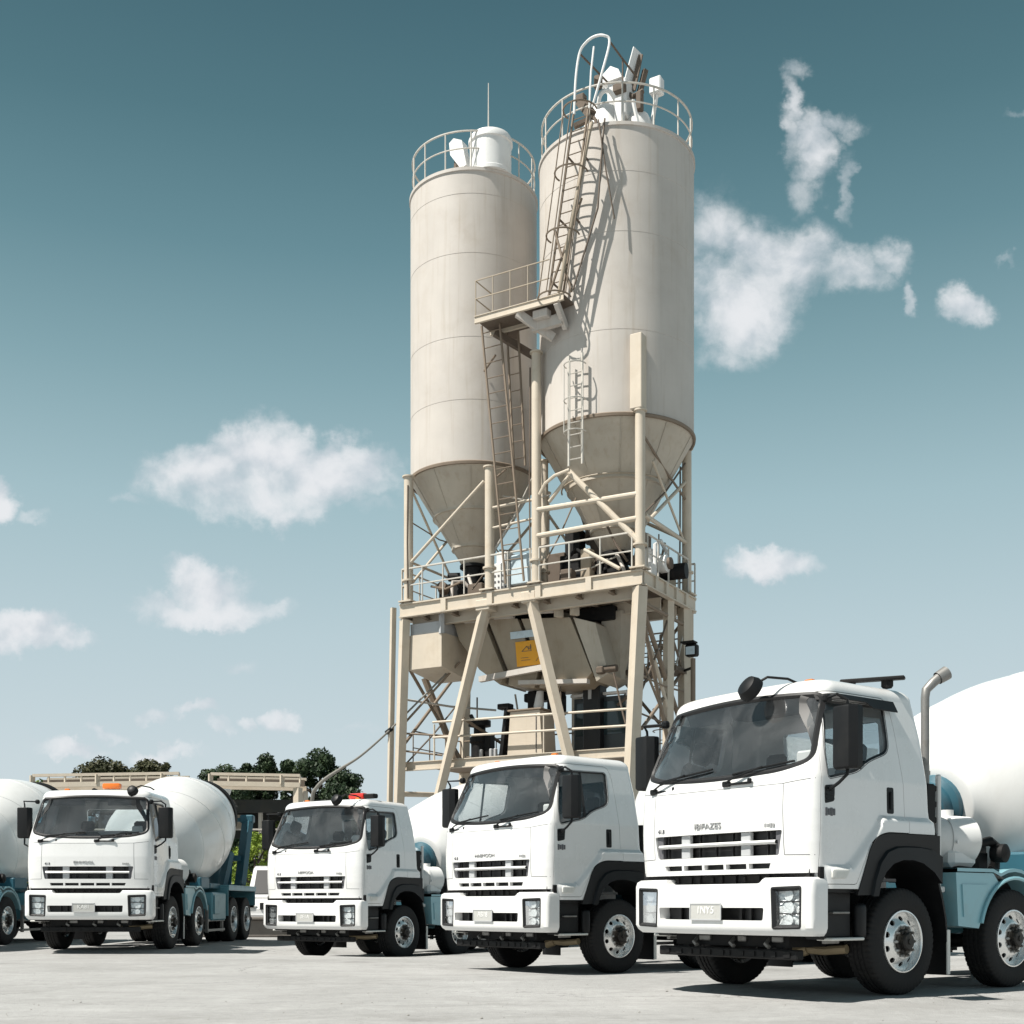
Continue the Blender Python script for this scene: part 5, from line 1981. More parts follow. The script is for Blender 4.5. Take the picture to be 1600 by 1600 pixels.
for (a, b, z, w, d, h_) in ((4.4, 1.8, 9.32, 2.6, 1.8, 0.24), (2.0, 2.0, 9.1, 1.2, 1.4, 0.4), (3.4, 0.9, 9.3, 0.9, 0.5, 0.2)):
    k.box(HL_(a, b, z), (w, d, h_), 0.03)
k.build('feed_gear', M['dark'], hop)
# yellow sign board and its drawing
sg_ = MB()
yb = lambda z: 0.70 + (9.2 - z) * 0.16
rs_ = Matrix.Rotation(math.atan2(0.16, 1), 3, 'X')
sg_.box(HL_(3.85, yb(8.1) - 0.04, 8.1), (0.80, 0.03, 0.70), 0.004, rs_)
sgn = sg_.build('sign_board', M['yellow'], hop)
k = MB()
C0 = HL_(3.85, yb(8.1) - 0.06, 8.1)
for (x0, z0, x1, z1) in ((-0.20, 0.06, 0.12, 0.06), (-0.20, 0.06, -0.02, 0.20), (-0.02, 0.20, -0.02, 0.14), (0.02, 0.10, 0.12, 0.16), (0.02, 0.18, 0.12, 0.16), (0.02, 0.10, 0.02, 0.18), (0.10, 0.06, 0.10, 0.24), (0.30, 0.02, 0.30, 0.16), (0.24, -0.24, 0.34, -0.14), (-0.25, -0.12, 0.0, -0.12), (-0.25, -0.19, 0.05, -0.19)):
    k.beam(C0 + rs_ @ Vector((x0, 0, z0)), C0 + rs_ @ Vector((x1, 0, z1)), 0.02 if z0 > -0.1 else 0.012, 0.008)
k.build('sign_drawing', M['ink'], sgn)
k = MB()
k.box(HL_(3.95, yb(8.62) - 0.03, 8.64), (0.90, 0.03, 0.20), 0.004, rs_)
k.build('grey_label', M['bluish'], hop)

bx_, BLm = plant_thing('storage_bin', 'plain beige steel bin hung under the left end of the platform', 'bin', 6.9, 0.85, 7.84)
k = MB()
k.prism([(0, 0.0), (1.5, -0.18), (1.5, 1.02), (0, 1.0)], lambda b, z: BLm(7.50, 0.1 + b, 7.84 + z), lambda b, z: BLm(6.33, 0.1 + b, 7.84 + z))
k.build('bin_body', M['beige'], bx_)
k = MB()
k.box(BLm(6.92, 0.85, 9.02), (1.10, 1.38, 0.34), 0.01)
k.beam(BLm(6.34, 0.12, 8.8), BLm(6.34, 0.12, 9.5), 0.12)
k.beam(BLm(6.34, 1.5, 8.8), BLm(6.34, 1.5, 9.5), 0.12)
k.beam(BLm(7.45, 1.5, 8.8), BLm(7.45, 1.5, 9.5), 0.12)
k.build('bin_collar', M['grey'], bx_)

cs, CL = plant_thing('control_console', 'beige box-shaped control console standing on the lower deck', 'console', 3.9, 1.0, 5.16)
k = MB()
k.prism([(4.50, 5.17), (3.36, 5.17), (3.44, 6.45), (4.40, 6.45)], lambda a, z: CL(a, 0.75, z), lambda a, z: CL(a, 1.6, z))
k.build('console_body', M['beige'], cs)
k = MB()
k.box(CL(3.92, 1.17, 6.48), (1.1, 0.95, 0.05), 0.01)
k.build('console_lid', M['brownst_shade'], cs)
k = MB()
k.box(CL(3.55, 0.74, 5.8), (0.02, 0.02, 1.1))
k.build('console_seam', M['gap'], cs)

dr_, DL = plant_thing('discharge_column', 'black vertical discharge duct under the hopper, beside the dark cabin', 'duct', 2.42, 2.2, 5.16)
k = MB()
k.box(DL(2.42, 2.2, 6.3), (0.55, 0.5, 2.3), 0.04)
k.box(DL(2.42, 2.2, 7.42), (0.75, 0.7, 0.14), 0.02)
k.build('duct_body', M['gasket'], dr_)
k = MB()
k.box(DL(2.45, 1.94, 7.0), (0.10, 0.02, 0.34))
k.build('duct_plate', M['grey'], dr_)

cb, CBL = plant_thing('operator_cabin', 'dark glazed operator cabin on the lower deck by the near tower leg', 'cabin', 2.2, 2.6, 5.16)
k = MB()
k.box(CBL(2.25, 2.7, 6.05), (1.75, 0.9, 1.75), 0.02)
k.build('cabin_body', mat('cabin_cladding', (0.04, 0.05, 0.055), 0.4), cb)
k = MB()
k.box(CBL(2.25, 2.24, 6.3), (1.6, 0.02, 0.95))
k.build('cabin_window', mat('cabin_glass', (0.03, 0.05, 0.055), 0.06), cb)
k = MB()
k.box(CBL(1.36, 2.25, 6.1), (0.14, 0.14, 1.9), 0.01)
k.box(CBL(2.25, 2.25, 7.0), (1.9, 0.16, 0.08), 0.01)
k.build('cabin_frame', M['plainw'], cb)

mo, ML_ = plant_thing('drive_motor', 'cluster of black motors and brackets on the lower deck, left of the console', 'motor', 5.6, 1.6, 5.16)
k = MB()
k.lathe([(0.22, 0), (0.26, 0.05), (0.26, 0.55), (0.30, 0.6), (0.30, 0.75), (0.18, 0.8), (0.18, 1.05), (0.34, 1.08), (0.34, 1.25), (0.1, 1.3)], ML_(5.95, 1.6, 5.17), (0, 0, 1), 18)
k.box(ML_(5.6, 1.6, 5.6), (0.2, 0.3, 0.8), 0.02)
k.beam(ML_(6.2, 1.5, 6.6), ML_(5.5, 1.5, 5.3), 0.09)
k.build('motor_body', M['dark'], mo)
k = MB()
k.beam(ML_(5.05, 1.5, 5.2), ML_(4.85, 1.5, 6.7), 0.26, 0.2)
k.beam(ML_(4.7, 1.5, 5.2), ML_(4.62, 1.5, 6.4), 0.10, 0.2)
k.box(ML_(5.0, 1.5, 6.75), (0.4, 0.3, 0.16), 0.02)
k.build('belt_guard', M['dark'], mo)
k = MB()
for a in (5.25, 5.4, 5.75):
    k.box(ML_(a, 1.35, 5.35), (0.09, 0.12, 0.35), 0.02)
k.build('motor_foot', M['grey'], mo)
pk, PK = plant_thing('gearbox', 'black and white gearbox between the hopper outlet and the console', 'gearbox', 3.9, 1.9, 6.5)
k = MB()
k.box(PK(4.2, 1.9, 6.8), (0.3, 0.5, 0.75), 0.03)
k.box(PK(3.5, 1.9, 6.75), (0.4, 0.5, 0.6), 0.03)
k.box(PK(3.9, 1.9, 7.0), (1.2, 0.4, 0.25), 0.03)
k.build('gear_case', M['dark'], pk)
k = MB()
k.lathe([(0.13, -0.4), (0.15, 0), (0.10, 0.4)], PK(3.9, 1.55, 6.72), (0.1, 0, 1), 12)
k.build('gear_shaft', M['plainw'], pk)

pn, PN = plant_thing('switch_cabinet', 'pale blue and white switch cabinet on the platform between the two silos', 'cabinet', 4.2, 0.7, PZ)
k = MB()
k.box(PN(4.55, 0.75, 10.25), (0.55, 0.5, 0.9), 0.02)
k.box(PN(4.55, 0.75, 10.85), (0.40, 0.4, 0.35), 0.02)
k.build('cabinet_body', M['plainw'], pn)
k = MB()
k.box(PN(3.85, 0.7, 10.42), (0.75, 0.5, 0.85), 0.03)
k.build('cabinet_screen', M['bluish'], pn)
k = MB()
for i in range(4):
    for j in range(3):
        k.box(PN(4.40 + 0.12 * i, 0.49, 10.0 + 0.17 * j), (0.05, 0.012, 0.05))
k.build('cabinet_switches', M['ink'], pn)

for (a, b, z0, lab) in ((6.3, 1.8, PZ, 'black screw conveyor inlet under the narrower left silo'), (1.5, 1.9, PZ, 'dark valve block under the cone of the larger right silo')):
    vt, VL = plant_thing('valve_block', lab, 'valve', a, b, z0)
    k = MB()
    k.box(VL(a, b, z0 + 0.35), (0.7, 0.7, 0.62), 0.03)
    k.lathe([(0.22, -1.1), (0.22, 1.1)], VL(a - 0.9, b, z0 + 0.36), (1, 0.1, 0), 16)
    k.box(VL(a + 0.9, b + 0.5, z0 + 0.5), (0.8, 0.9, 0.9), 0.05)
    k.box(VL(a - 0.7, b + 0.8, z0 + 0.4), (0.6, 0.5, 0.7), 0.05)
    k.build('valve_body', M['dark'], vt)
    k = MB()
    k.tube([VL(a + 0.2, b - 0.9, z0 + 0.05), VL(a + 0.3, b - 0.7, z0 + 0.75), VL(a + 0.1, b - 0.4, z0 + 0.8), VL(a - 0.2, b - 0.3, z0 + 0.5)], 0.06, 10)
    k.tube([VL(a - 0.7, b - 1.0, z0 + 0.05), VL(a - 0.5, b - 0.9, z0 + 0.5), VL(a - 0.2, b - 0.6, z0 + 0.9)], 0.05, 8)
    k.build('valve_pipe', M['silo'], vt)
    k = MB()
    k.lathe([(0.16, 0), (0.18, 0.1), (0.14, 0.3)], VL(a + 0.5, b - 0.8, z0 + 0.5), (0.2, -1, 0.3), 14)
    k.build('valve_wheel', M['rust'], vt)
sc_, SCL = plant_thing('shade_tube', 'dark brown tube added for the deep shade between the two cones', 'conveyor', 2.0, 2.2, PZ)
k = MB()
k.tube([SCL(1.9, 2.6, 10.0), SCL(3.35, 2.9, 13.9)], 0.34, 16)  # dark tube stands in for the deep shade beside the right cone
k.lathe([(0.45, -0.06), (0.45, 0.06)], SCL(2.55, 2.73, 11.75), (-1.45, 0.3, 3.9), 16)
k.box(SCL(1.9, 2.5, 10.1), (0.9, 0.9, 0.7), 0.05)
k.build('shade_tube_body', M['rust'], sc_)
k = MB()
k.box(SCL(3.1, 2.3, 11.2), (0.5, 0.4, 1.3), 0.03)
k.box(SCL(2.7, 1.9, 10.4), (0.7, 0.5, 0.8), 0.03)
k.tube([SCL(3.0, 1.2, 9.9), SCL(2.9, 1.1, 10.6), SCL(2.4, 1.0, 10.9), SCL(2.0, 1.0, 10.6)], 0.06, 8)
k.build('shade_tube_gear', M['dark'], sc_)
ag, AG = plant_thing('aeration_unit', 'white and black aeration blower at the right end of the platform', 'blower', 0.1, 1.7, PZ)
k = MB()
k.box(AG(0.45, 1.6, 10.45), (0.5, 0.9, 0.5), 0.05)
k.tube([AG(0.1, 1.2, 9.9), AG(0.1, 1.2, 10.75), AG(0.1, 1.6, 10.95), AG(0.1, 2.0, 10.75), AG(0.1, 2.0, 9.9)], 0.055, 8)
k.lathe([(0.20, 0), (0.24, 0.05), (0.24, 0.25), (0.12, 0.3)], AG(0.15, 1.6, 10.3), (1, 0, 0), 18)
k.build('blower_body', M['plainw'], ag)
k = MB()
k.lathe([(0.16, 0), (0.16, 0.34)], AG(0.12, 1.6, 10.3), (1, 0, 0), 16)
k.box(AG(0.5, 1.2, 10.9), (0.4, 0.5, 0.4), 0.04)
k.tube([AG(0.6, 0.8, 9.9), AG(0.5, 0.9, 10.6), AG(0.3, 1.3, 11.0)], 0.05, 8)
k.build('blower_motor', M['rust'], ag)


def ladder(root, L, p0, p1, w, cage=False, rung=0.3, rail=0.03, cage_r=0.38, name='ladder_frame', material='brownst_shade', pitch=0.95, angs=(-8, 25, 58, 90, 122, 155, 188)):
    k = MB()
    P_, Q_ = Vector(p0), Vector(p1)
    for s_ in (-w / 2, w / 2):
        k.beam(L(P_.x + s_, P_.y, P_.z), L(Q_.x + s_, Q_.y, Q_.z), 0.035, 0.07)
    n = int((Q_ - P_).length / rung)
    for i in range(n):
        c = P_ + (Q_ - P_) * (i + 0.5) / n
        k.tube([L(c.x - w / 2, c.y, c.z), L(c.x + w / 2, c.y, c.z)], 0.016, 5)
    k.build(name, M[material], root)
    if cage:
        g = MB()
        n = int((Q_ - P_).length / pitch)
        rings = []
        for i in range(n + 1):
            c = P_ + (Q_ - P_) * (i / n)
            ring = [L(c.x + cage_r * math.cos(R(t)), c.y - cage_r * 1.05 * math.sin(R(t)) - 0.05, c.z) for t in range(-15, 196, 15)]
            g.tube(ring, 0.024, 5)
            rings.append([L(c.x + cage_r * math.cos(R(t)), c.y - cage_r * 1.05 * math.sin(R(t)) - 0.05, c.z) for t in angs])
        for j in range(len(angs)):
            g.tube([r_[j] for r_ in rings], 0.018, 5)
        g.build('safety_cage', M[material], root)


lr, LRm = plant_thing('caged_ladder', 'caged steel ladder up the face of the larger silo above the bridge', 'ladder', 1.62, -0.55, 17.1)
ladder(lr, LRm, (2.12, -0.78, 17.1), (1.38, -0.74, 21.9), 0.44, True, cage_r=0.44, pitch=1.55, angs=(20, 90, 160))
MB().tube([LRm(1.12, -0.62, 21.6), LRm(1.08, -0.85, 21.2), LRm(1.62, -0.95, 18.6), LRm(1.95, -0.88, 17.2)], 0.055, 10).build('shadow_pipe', M['hopp'], lr)  # pipe added so that a diagonal shadow falls across the silo
MB().tube([LRm(0.82, -0.45, 21.7), LRm(0.80, -0.62, 21.0), LRm(0.95, -0.60, 19.3), LRm(1.55, -0.85, 17.2)], 0.028, 6).build('cable', M['rust'], lr)
MB().tube([LRm(0.98, -0.5, 21.7), LRm(0.70, -0.62, 20.2), LRm(0.55, -0.42, 19.0)], 0.022, 6).build('cable', M['rust'], lr)
for (p, q) in (((2.35, -0.8, 17.15), (1.35, -0.75, 19.6)), ((1.6, -0.85, 17.15), (2.15, -0.8, 19.0))):
    MB().tube([LRm(*p), LRm(*q)], 0.035, 7).build('ladder_brace', M['brownst_shade'], lr)
LRm0 = LRm
LRm = lambda a, b, z: LRm0(a - 0.20, b, z - 0.38 * max(0.0, min(1.0, (z - 22.0) / 2.0)))
k = MB()
for da in (-0.23,):
    k.tube([LRm(1.62 + da, -0.62, 22.0), LRm(1.60 + da * 1.1, -0.60, 23.2), LRm(1.52 + da * 0.9, -0.50, 24.05)], 0.028, 8)
k.tube(smooth([LRm(1.85, -0.60, 22.0), LRm(1.82, -0.56, 23.2), LRm(1.74, -0.50, 24.02), LRm(1.55, -0.52, 24.22), LRm(1.30, -0.52, 24.30), LRm(1.02, -0.50, 24.25), LRm(0.88, -0.45, 24.05), LRm(1.05, -0.58, 23.0), LRm(1.30, -0.62, 22.0)]), 0.034, 8)
k.build('hoop_guard', M['plainw'], lr)
for pts, r in (([(1.74, -0.50, 24.02), (1.6, 0.1, 23.9), (1.5, 0.8, 23.85)], 0.026), ([(0.88, -0.45, 24.08), (0.8, 0.2, 23.95), (0.75, 1.0, 23.9)], 0.026), ([(0.80, 0.2, 23.95), (0.80, 0.2, 22.9)], 0.024)):
    MB().tube([LRm(*p) for p in pts], r, 6).build('hand_rail', M['rust'], lr)
LRm = LRm0
for z in (17.6, 19.2, 20.8):
    xa_ = 2.12 - (z - 17.1) * 0.154
    MB().beam(LRm(xa_ - 0.2, -0.76, z), LRm(xa_ - 0.2, -0.30, z), 0.04).build('stay_rod', M['rust'], lr)
    MB().beam(LRm(xa_ + 0.2, -0.76, z), LRm(xa_ + 0.2, -0.26, z), 0.04).build('stay_rod', M['rust'], lr)

l2, L2 = plant_thing('access_ladder', 'short ladder with two hoops at the lower rim of the larger silo', 'ladder', 1.7, -0.6, 12.6)
ladder(l2, L2, (1.62, -0.58, 12.65), (1.62, -0.58, 15.6), 0.40, False, 0.32, material='rail')
k = MB()
for z in (13.5, 14.35, 15.3):
    k.tube([L2(1.62 + 0.30 * math.cos(R(t)), -0.60 - 0.30 * math.sin(R(t)), z) for t in range(-10, 200, 18)], 0.018, 5)
for t in (20, 90, 160):
    k.tube([L2(1.62 + 0.30 * math.cos(R(t)), -0.60 - 0.30 * math.sin(R(t)), z) for z in (13.5, 14.35, 15.3)], 0.014, 5)
k.build('safety_cage', M['rail'], l2)

l3, L3 = plant_thing('access_ladder', 'long leaning ladder from the silo bridge down past the left silo', 'ladder', 4.1, -0.3, 10.0)
ladder(l3, L3, (3.66, -0.28, 9.85), (4.34, -0.45, 17.1), 0.58, False, 0.42, material='brownst_shade')
k = MB()
k.tube([L3(3.9, -0.35, 13.0), L3(4.5, 0.1, 13.0)], 0.03, 6)
k.tube([L3(4.2, -0.42, 16.2), L3(5.0, 0.3, 16.2)], 0.03, 6)
k.build('stay_rod', M['brownst_shade'], l3)
l4, L4 = plant_thing('access_ladder', 'dark second ladder running close behind the long leaning ladder', 'ladder', 3.9, 0.2, 13.2)
ladder(l4, L4, (3.75, 0.15, 13.2), (3.95, 0.10, 17.0), 0.36, False, 0.45, material='brownst_shade')

bg_, BM = plant_thing('bridge_platform', 'small steel bridge platform spanning from the left silo to the right silo', 'platform', 3.2, -0.6, 17.0)
k = MB()
k.box(BM(3.15, -0.55, 17.06), (2.75, 0.85, 0.05))
k.prism([(4.4, 1.1), (3.8, 0.2), (3.3, 0.2), (2.6, -0.2), (4.5, -0.2)], lambda a, b: BM(a, b, 17.03), lambda a, b: BM(a, b, 17.07))
k.build('bridge_deck', M['rust'], bg_)
for b in (-0.98, -0.14):
    k = MB()
    k.ibeam(BM(4.53, b, 17.02), BM(1.77, b, 17.02), 0.08, 0.20)
    k.build('bridge_beam', M['beige'], bg_)
k = MB()
k.beam(BM(3.2, -0.95, 16.92), BM(2.4, -0.35, 16.30), 0.12, 0.22)
k.beam(BM(2.0, -0.95, 16.92), BM(2.0, -0.40, 16.45), 0.12, 0.18)
k.beam(BM(2.9, -0.6, 16.60), BM(2.0, -0.6, 16.62), 0.16, 0.28)
k.box(BM(2.55, -0.75, 16.80), (0.45, 0.25, 0.22), 0.02)
k.build('bridge_bracket', M['silo'], bg_)
k = MB()
k.beam(BM(4.3, -0.3, 16.9), BM(3.2, 0.9, 16.2), 0.14, 0.18)
k.build('bridge_strut', M['rust'], bg_)
k = MB()
for a in (4.50, 3.95, 3.40, 2.85):
    k.tube([BM(a, -0.98, 17.1), BM(a, -0.98, 18.1)], 0.018, 6)
for z in (17.6, 18.1):
    k.tube([BM(4.5, -0.1, z), BM(4.5, -0.98, z), BM(2.2, -0.98, z)], 0.020, 6)
k.build('railing', M['hopp'], bg_)

lp, LP = plant_thing('lamp_post', 'slim steel post with a black floodlight behind the right tower legs', 'lamp post', -0.5, 2.48, 0)
MB().tube([LP(-0.5, 2.48, 0), LP(-0.5, 2.48, 7.8)], 0.07, 10).build('post', M['brownst_shade'], lp)
k = MB()
k.box(LP(-0.48, 2.45, 8.02), (0.34, 0.26, 0.34), 0.04)
k.box(LP(-0.45, 2.3, 8.22), (0.40, 0.3, 0.05), 0.01)
k.beam(LP(-0.5, 2.48, 7.55), LP(0.0, 2.9, 7.55), 0.06)
k.build('floodlight', M['dark'], lp)
MB().box(LP(-0.48, 2.31, 8.0), (0.26, 0.012, 0.22)).build('lamp_glass', M['bluish'], lp)

hs, HS = plant_thing('delivery_pipe', 'grey delivery hose drooping from the left tower leg behind the truck', 'hose', 11.2, 0.2, 0)
k = MB()
P_ = [HS(6.4, 0.9, 8.0), HS(7.9, 0.0, 6.25), HS(8.4, -0.05, 5.85), HS(9.2, 0, 5.38), HS(9.9, 0, 5.06), HS(10.5, 0, 4.78), HS(10.85, 0, 4.52), HS(11.05, 0.05, 4.25), HS(11.15, 0.15, 3.4), HS(11.2, 0.2, 0.05)]
hp_ = smooth(P_, 6)
k.tube(hp_, [float(np.interp(i / 6, range(10), [0.028, 0.028, 0.03, 0.034, 0.045, 0.055, 0.06, 0.06, 0.06, 0.06])) for i in range(len(hp_))], 10)
k.build('hose', mat('hose_rubber', (0.20, 0.19, 0.17), 0.6, dirt=0.3), hs)
k = MB()
k.lathe([(0.065, -0.12), (0.065, 0.12)], HS(8.1, -0.03, 6.08), (-0.9, 0, -0.5), 10)
k.build('hose_coupling', M['dark'], hs)

# ------------------------------------------------------------------ background structures
def gantry(label, x0, x1, y, z, slope=0.0):
    o = thing('conveyor_gantry', label, 'gantry', ((x0 + x1) / 2, y, 0), 0, 'conveyor gantries behind the trucks')
    hw = (x1 - x0) / 2
    for dy in (-0.7, 0.7):
        for zz, h_ in ((z, 0.10), (z - 0.34, 0.17)):
            k = MB()
            k.beam((-hw, dy, zz - slope), (hw, dy, zz), 0.12, h_)
            k.build('gantry_chord', M['beige'], o)
    n = max(4, int(2 * hw / 0.55))
    k = MB()
    k.beam((-hw, 0.3, z - 0.18 - slope), (hw, 0.3, z - 0.18), 0.04, 0.24)
    k.build('gantry_skirt', M['rust'], o)
    for i in range(n + 1):
        x = -hw + 2 * hw * i / n
        k = MB()
        k.beam((x, -0.72, z - 0.32 - slope * (1 - i / n)), (x, -0.72, z - slope * (1 - i / n)), 0.05 if i % 4 else 0.2, 0.06)
        k.build('gantry_post', M['beige'], o)
    for x in (-hw * 0.92, hw * 0.94):
        for dy in (-0.6, 0.6):
            k = MB()
            k.beam((x, dy, 0), (x, dy, z - 0.5 - slope), 0.24)
            k.build('gantry_leg', M['beige'], o)
    return o


gantry('beige conveyor gantry rising above the head-on truck, farther left', -17.0, -11.8, 45, 5.58, 0.08)
gantry('beige conveyor gantry with a thick end leg beside the dark tree', -10.8, -7.6, 45.5, 5.55, -0.06)
sh_ = thing('open_shed', 'dark open shed under the gantries, bushes showing through its bays', 'shed', (-12, 49, 0))
k = MB()
k.box((0.2, 0.0, 4.75), (10.4, 5.0, 0.16))
k.box((0.2, 2.4, 4.2), (10.4, 0.10, 1.1))
k.box((0.2, -2.45, 4.55), (10.4, 0.08, 0.4))
k.build('shed_roof', M['shed'], sh_)
for x in (-4.9, -2.4, 0.2, 2.6, 3.9, 5.2):
    MB().beam((x, -2.3, 0), (x, -2.3, 4.6), 0.12).build('shed_post', M['rail'], sh_)
for x in (-4.0, -1.5, 1.0, 3.2, 4.4):
    MB().box((x, 1.9, 4.3), (0.5, 0.1, 0.55)).build('shed_panel', M['conep'], sh_)
MB().beam((-5.0, -2.5, 3.72), (5.4, -2.5, 3.72), 0.08, 0.06).build('shed_rail', M['silo'], sh_)

# white van, barely visible between the trucks
vn = thing('parked_van', 'white van half hidden between the head-on truck and the red-beacon truck', 'van', (-6.75, 38, 0))
k = MB()
rows = [(-2.3, 0.45, 0.9), (-2.28, 0.7, 1.0), (-2.1, 0.95, 1.02), (-1.35, 1.95, 0.92), (-1.1, 2.08, 0.88), (2.3, 2.08, 0.88)]
pf = [(-2.3, 0.35), (-2.32, 0.8), (-2.15, 1.08), (-1.5, 1.18), (-0.85, 2.0), (-0.6, 2.08), (2.3, 2.08), (2.35, 0.35)]
k.prism(pf, lambda y, z: Vector((-0.98 + 0.06 * max(0, z - 1.1), y, z)), lambda y, z: Vector((0.98 - 0.06 * max(0, z - 1.1), y, z)))
k.build('van_body', M['white'], vn, 20)
k = MB()
k.prism([(-1.46, 1.24), (-0.90, 1.94), (-0.905, 1.95), (-1.47, 1.25)], lambda y, z: Vector((-0.82, y - 0.012, z)), lambda y, z: Vector((0.82, y - 0.012, z)))
k.build('van_windscreen', M['gasket'], vn)
k = MB()
k.box((0, -2.34, 0.88), (0.9, 0.03, 0.20), 0.01)
k.build('van_grille', M['gasket'], vn)
for x in (-0.75, 0.75):
    MB().box((x, -2.33, 0.92), (0.30, 0.04, 0.20), 0.02).build('headlight', M['plate'], vn)
    for y in (-1.5, 1.5):
        MB().lathe([(0.2, -0.1), (0.34, -0.1), (0.36, -0.06), (0.36, 0.08), (0.33, 0.11), (0.2, 0.1)], (x * 1.18, y, 0.36), (1, 0, 0), 28).build('wheel', M['tyre'], vn)
k = MB()
k.box((0, -2.40, 0.55), (1.9, 0.18, 0.24), 0.04)
k.build('van_bumper', M['grey'], vn)
kb = MB()
kb.box((0, 0, 0.25), (5.6, 0.5, 0.50), 0.03)
kb.box((0, -0.06, 0.54), (5.7, 0.66, 0.08), 0.02)
o = kb.build('concrete_barrier', mat('barrier_concrete', (0.17, 0.155, 0.14), 0.9, dirt=0.6, dcol=(0.06, 0.05, 0.045), dscale=1.4, bump=0.3))
o.location = (-6.9, 35.6, 0)
tag(o, 'low concrete barrier with a pale coping behind the gap between trucks', 'barrier')
wl = MB()
wl.box((0, 0, 0.9), (150, 0.3, 1.8))
for i in range(38):
    wl.box((-74 + 4 * i, -0.05, 0.95), (0.4, 0.4, 1.9))
o = wl.build('boundary_wall', M['wall'])
o.location = (0, 88, 0)
tag(o, 'long grey concrete boundary wall at the far end of the yard', 'wall')


# ------------------------------------------------------------------ trees
def leaves_mesh(name, clumps, n, size, material, seed):
    rng = np.random.default_rng(seed)
    V, F = [], []
    w = np.array([c[3] ** 2 for c in clumps])
    w = w / w.sum()
    idx = rng.choice(len(clumps), n, p=w)
    C = np.array([c[:3] for c in clumps])[idx]
    RR = np.array([c[3] for c in clumps])[idx]
    d = rng.normal(size=(n, 3))
    d /= np.linalg.norm(d, axis=1)[:, None]
    rad = RR * (0.25 + 0.85 * rng.random(n) ** 0.75)
    P = C + d * rad[:, None] * np.array([1, 1, 0.85])
    nr = d + rng.normal(size=(n, 3)) * 0.6
    nr /= np.linalg.norm(nr, axis=1)[:, None]
    t = np.cross(nr, rng.normal(size=(n, 3)))
    t /= np.linalg.norm(t, axis=1)[:, None]
    b = np.cross(nr, t)
    s = size * (0.6 + 0.8 * rng.random(n))[:, None]
    pts = np.stack([P - t * s, P - b * s * 0.5, P + t * s, P + b * s * 0.5], 1).reshape(-1, 3)
    me = bpy.data.meshes.new(name)
    me.from_pydata(pts.tolist(), [], np.arange(n * 4).reshape(-1, 4).tolist())
    me.materials.append(material)
    me.update()
    return me


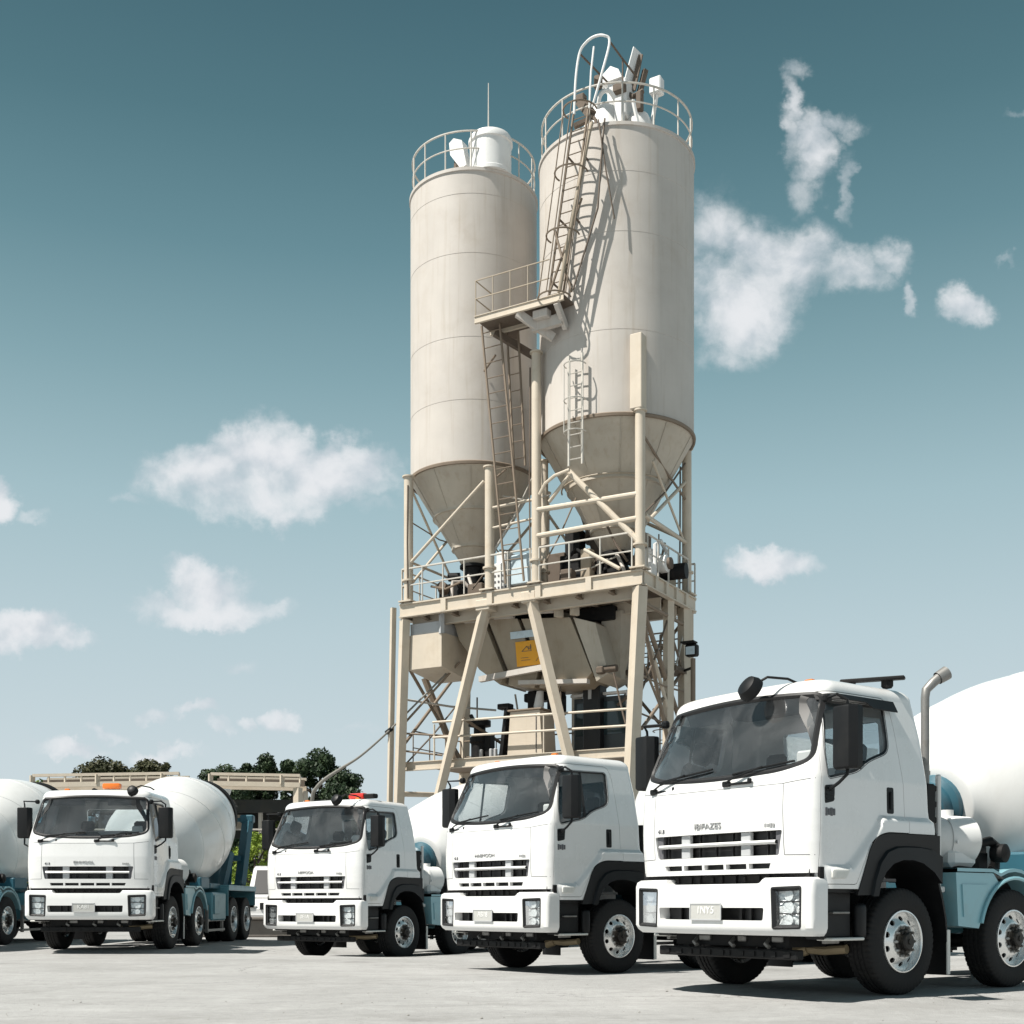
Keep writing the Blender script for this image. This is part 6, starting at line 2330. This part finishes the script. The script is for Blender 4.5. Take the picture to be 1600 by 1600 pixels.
def tree(label, x, y, h, r, kind, material, n, size, seed, name='tree', cat='tree', base=0.3, group=None):
    rnd = random.Random(seed)
    o = thing(name, label, cat, (x, y, 0), 0, group)
    k = MB()
    th = h * 0.75
    pts = [Vector((0, 0, -0.1)), Vector((rnd.uniform(-.1, .1), rnd.uniform(-.1, .1), th * 0.4)), Vector((rnd.uniform(-.2, .2), rnd.uniform(-.2, .2), th))]
    tr_ = 0.035 * h
    k.tube(pts, [tr_, tr_ * 0.7, tr_ * 0.25], 8)
    clumps = []
    nc = 26
    for i in range(nc):
        t = (i + 0.5) / nc
        z = h * (base + (1 - base) * t)
        if kind == 'cone':
            rr = r * (1.05 - t) ** 0.75
        elif kind == 'round':
            rr = r * math.sqrt(max(0.05, 1 - (2 * t - 0.95) ** 2))
        else:
            rr = r * (0.6 + 0.4 * math.sin(t * 9 + seed)) * (1 - 0.5 * t)
        an = i * 2.399 + seed
        q = rr * (0.50 + 0.45 * rnd.random())
        c = Vector((q * math.cos(an), q * math.sin(an), z + rnd.uniform(-.15, .15) * r))
        cr = (0.20 + 0.26 * rnd.random()) * r * (0.75 if kind == 'cone' and t > 0.6 else 1)
        clumps.append((c.x, c.y, min(c.z, h - cr * 0.4), cr))
        if i % 3 == 0:
            k.tube([Vector((0, 0, max(0.3, z - 0.25 * r - 0.3))), Vector((c.x * 0.5, c.y * 0.5, z - 0.1 * r)), c], [tr_ * 0.4, tr_ * 0.25, tr_ * 0.1], 5)
    if kind == 'cone':
        clumps.append((0, 0, h - 0.12 * r, 0.16 * r))
        clumps.append((0, 0, h - 0.40 * r, 0.25 * r))
    k.build('trunk', M['bark'], o)
    link('crown', leaves_mesh('crown', clumps, n, size, material, seed), o)
    return o


def tx(px, y):
    return (px - 800) / FPX * y


G_ = 'dark trees beyond the yard'
TREES = [
    ('tall dense dark tree, the big rounded one right of the gantry', -11.5, 75, 9.9, 2.1, 'round', 'leaf_dark', 10000),
    ('dark round tree lower down, at the right flank of the big one', -10.0, 74, 8.6, 1.6, 'round', 'leaf_dark', 7000),
    ('dark spiky evergreen with the tallest point above the right gantry', -15.0, 76, 9.9, 1.7, 'cone', 'leaf_dark', 8000),
    ('dark pointed evergreen left of the tallest spike', -16.3, 77, 9.6, 1.8, 'cone', 'leaf_dark', 8000),
    ('broad dark tree leftmost over the right gantry, by the drum', -17.3, 75, 9.0, 1.8, 'round', 'leaf_dark', 8000),
    ('dark slim evergreen between the spike and the big rounded tree', -13.4, 75, 9.4, 1.3, 'cone', 'leaf_dark', 6000),
    ('flat topped olive tree above the left gantry', -24.3, 76, 9.6, 2.4, 'round', 'leaf_brown', 10000),
    ('second olive tree, right beside the flat topped one', -22.3, 76, 9.5, 2.0, 'round', 'leaf_brown', 8000),
    ('small olive tree standing alone at the right end of the left gantry', -20.9, 75, 9.3, 0.95, 'round', 'leaf_brown', 4500),
]
for i, (lab, x, y, h, r, kd, mt, n) in enumerate(TREES):
    tree(lab, x, y, h, r, kd, M[mt], int(n * 2.2), 0.115, 11 + i * 3, group=G_)
tree('pale yellow-green tree at the far left over the truck drum', -19.2, 51, 5.9, 0.8, 'loose', M['leaf_green'], 1800, 0.09, 77)
tree('bright lime green bush lit by the sun beyond the rear frame', -8.75, 43, 3.35, 0.85, 'round', M['leaf_lime'], 7000, 0.055, 51, name='bush', cat='bush', base=0.2)
tree('tall green shrub behind the lime bush under the shed rail', -8.7, 47.5, 4.0, 0.9, 'round', M['leaf_green'], 7000, 0.06, 57, name='shrub', cat='shrub', base=0.15)
tree('second green shrub close beside, right of the tall one', -7.4, 47.8, 3.8, 0.9, 'round', M['leaf_green'], 6000, 0.06, 61, name='shrub', cat='shrub', base=0.15)
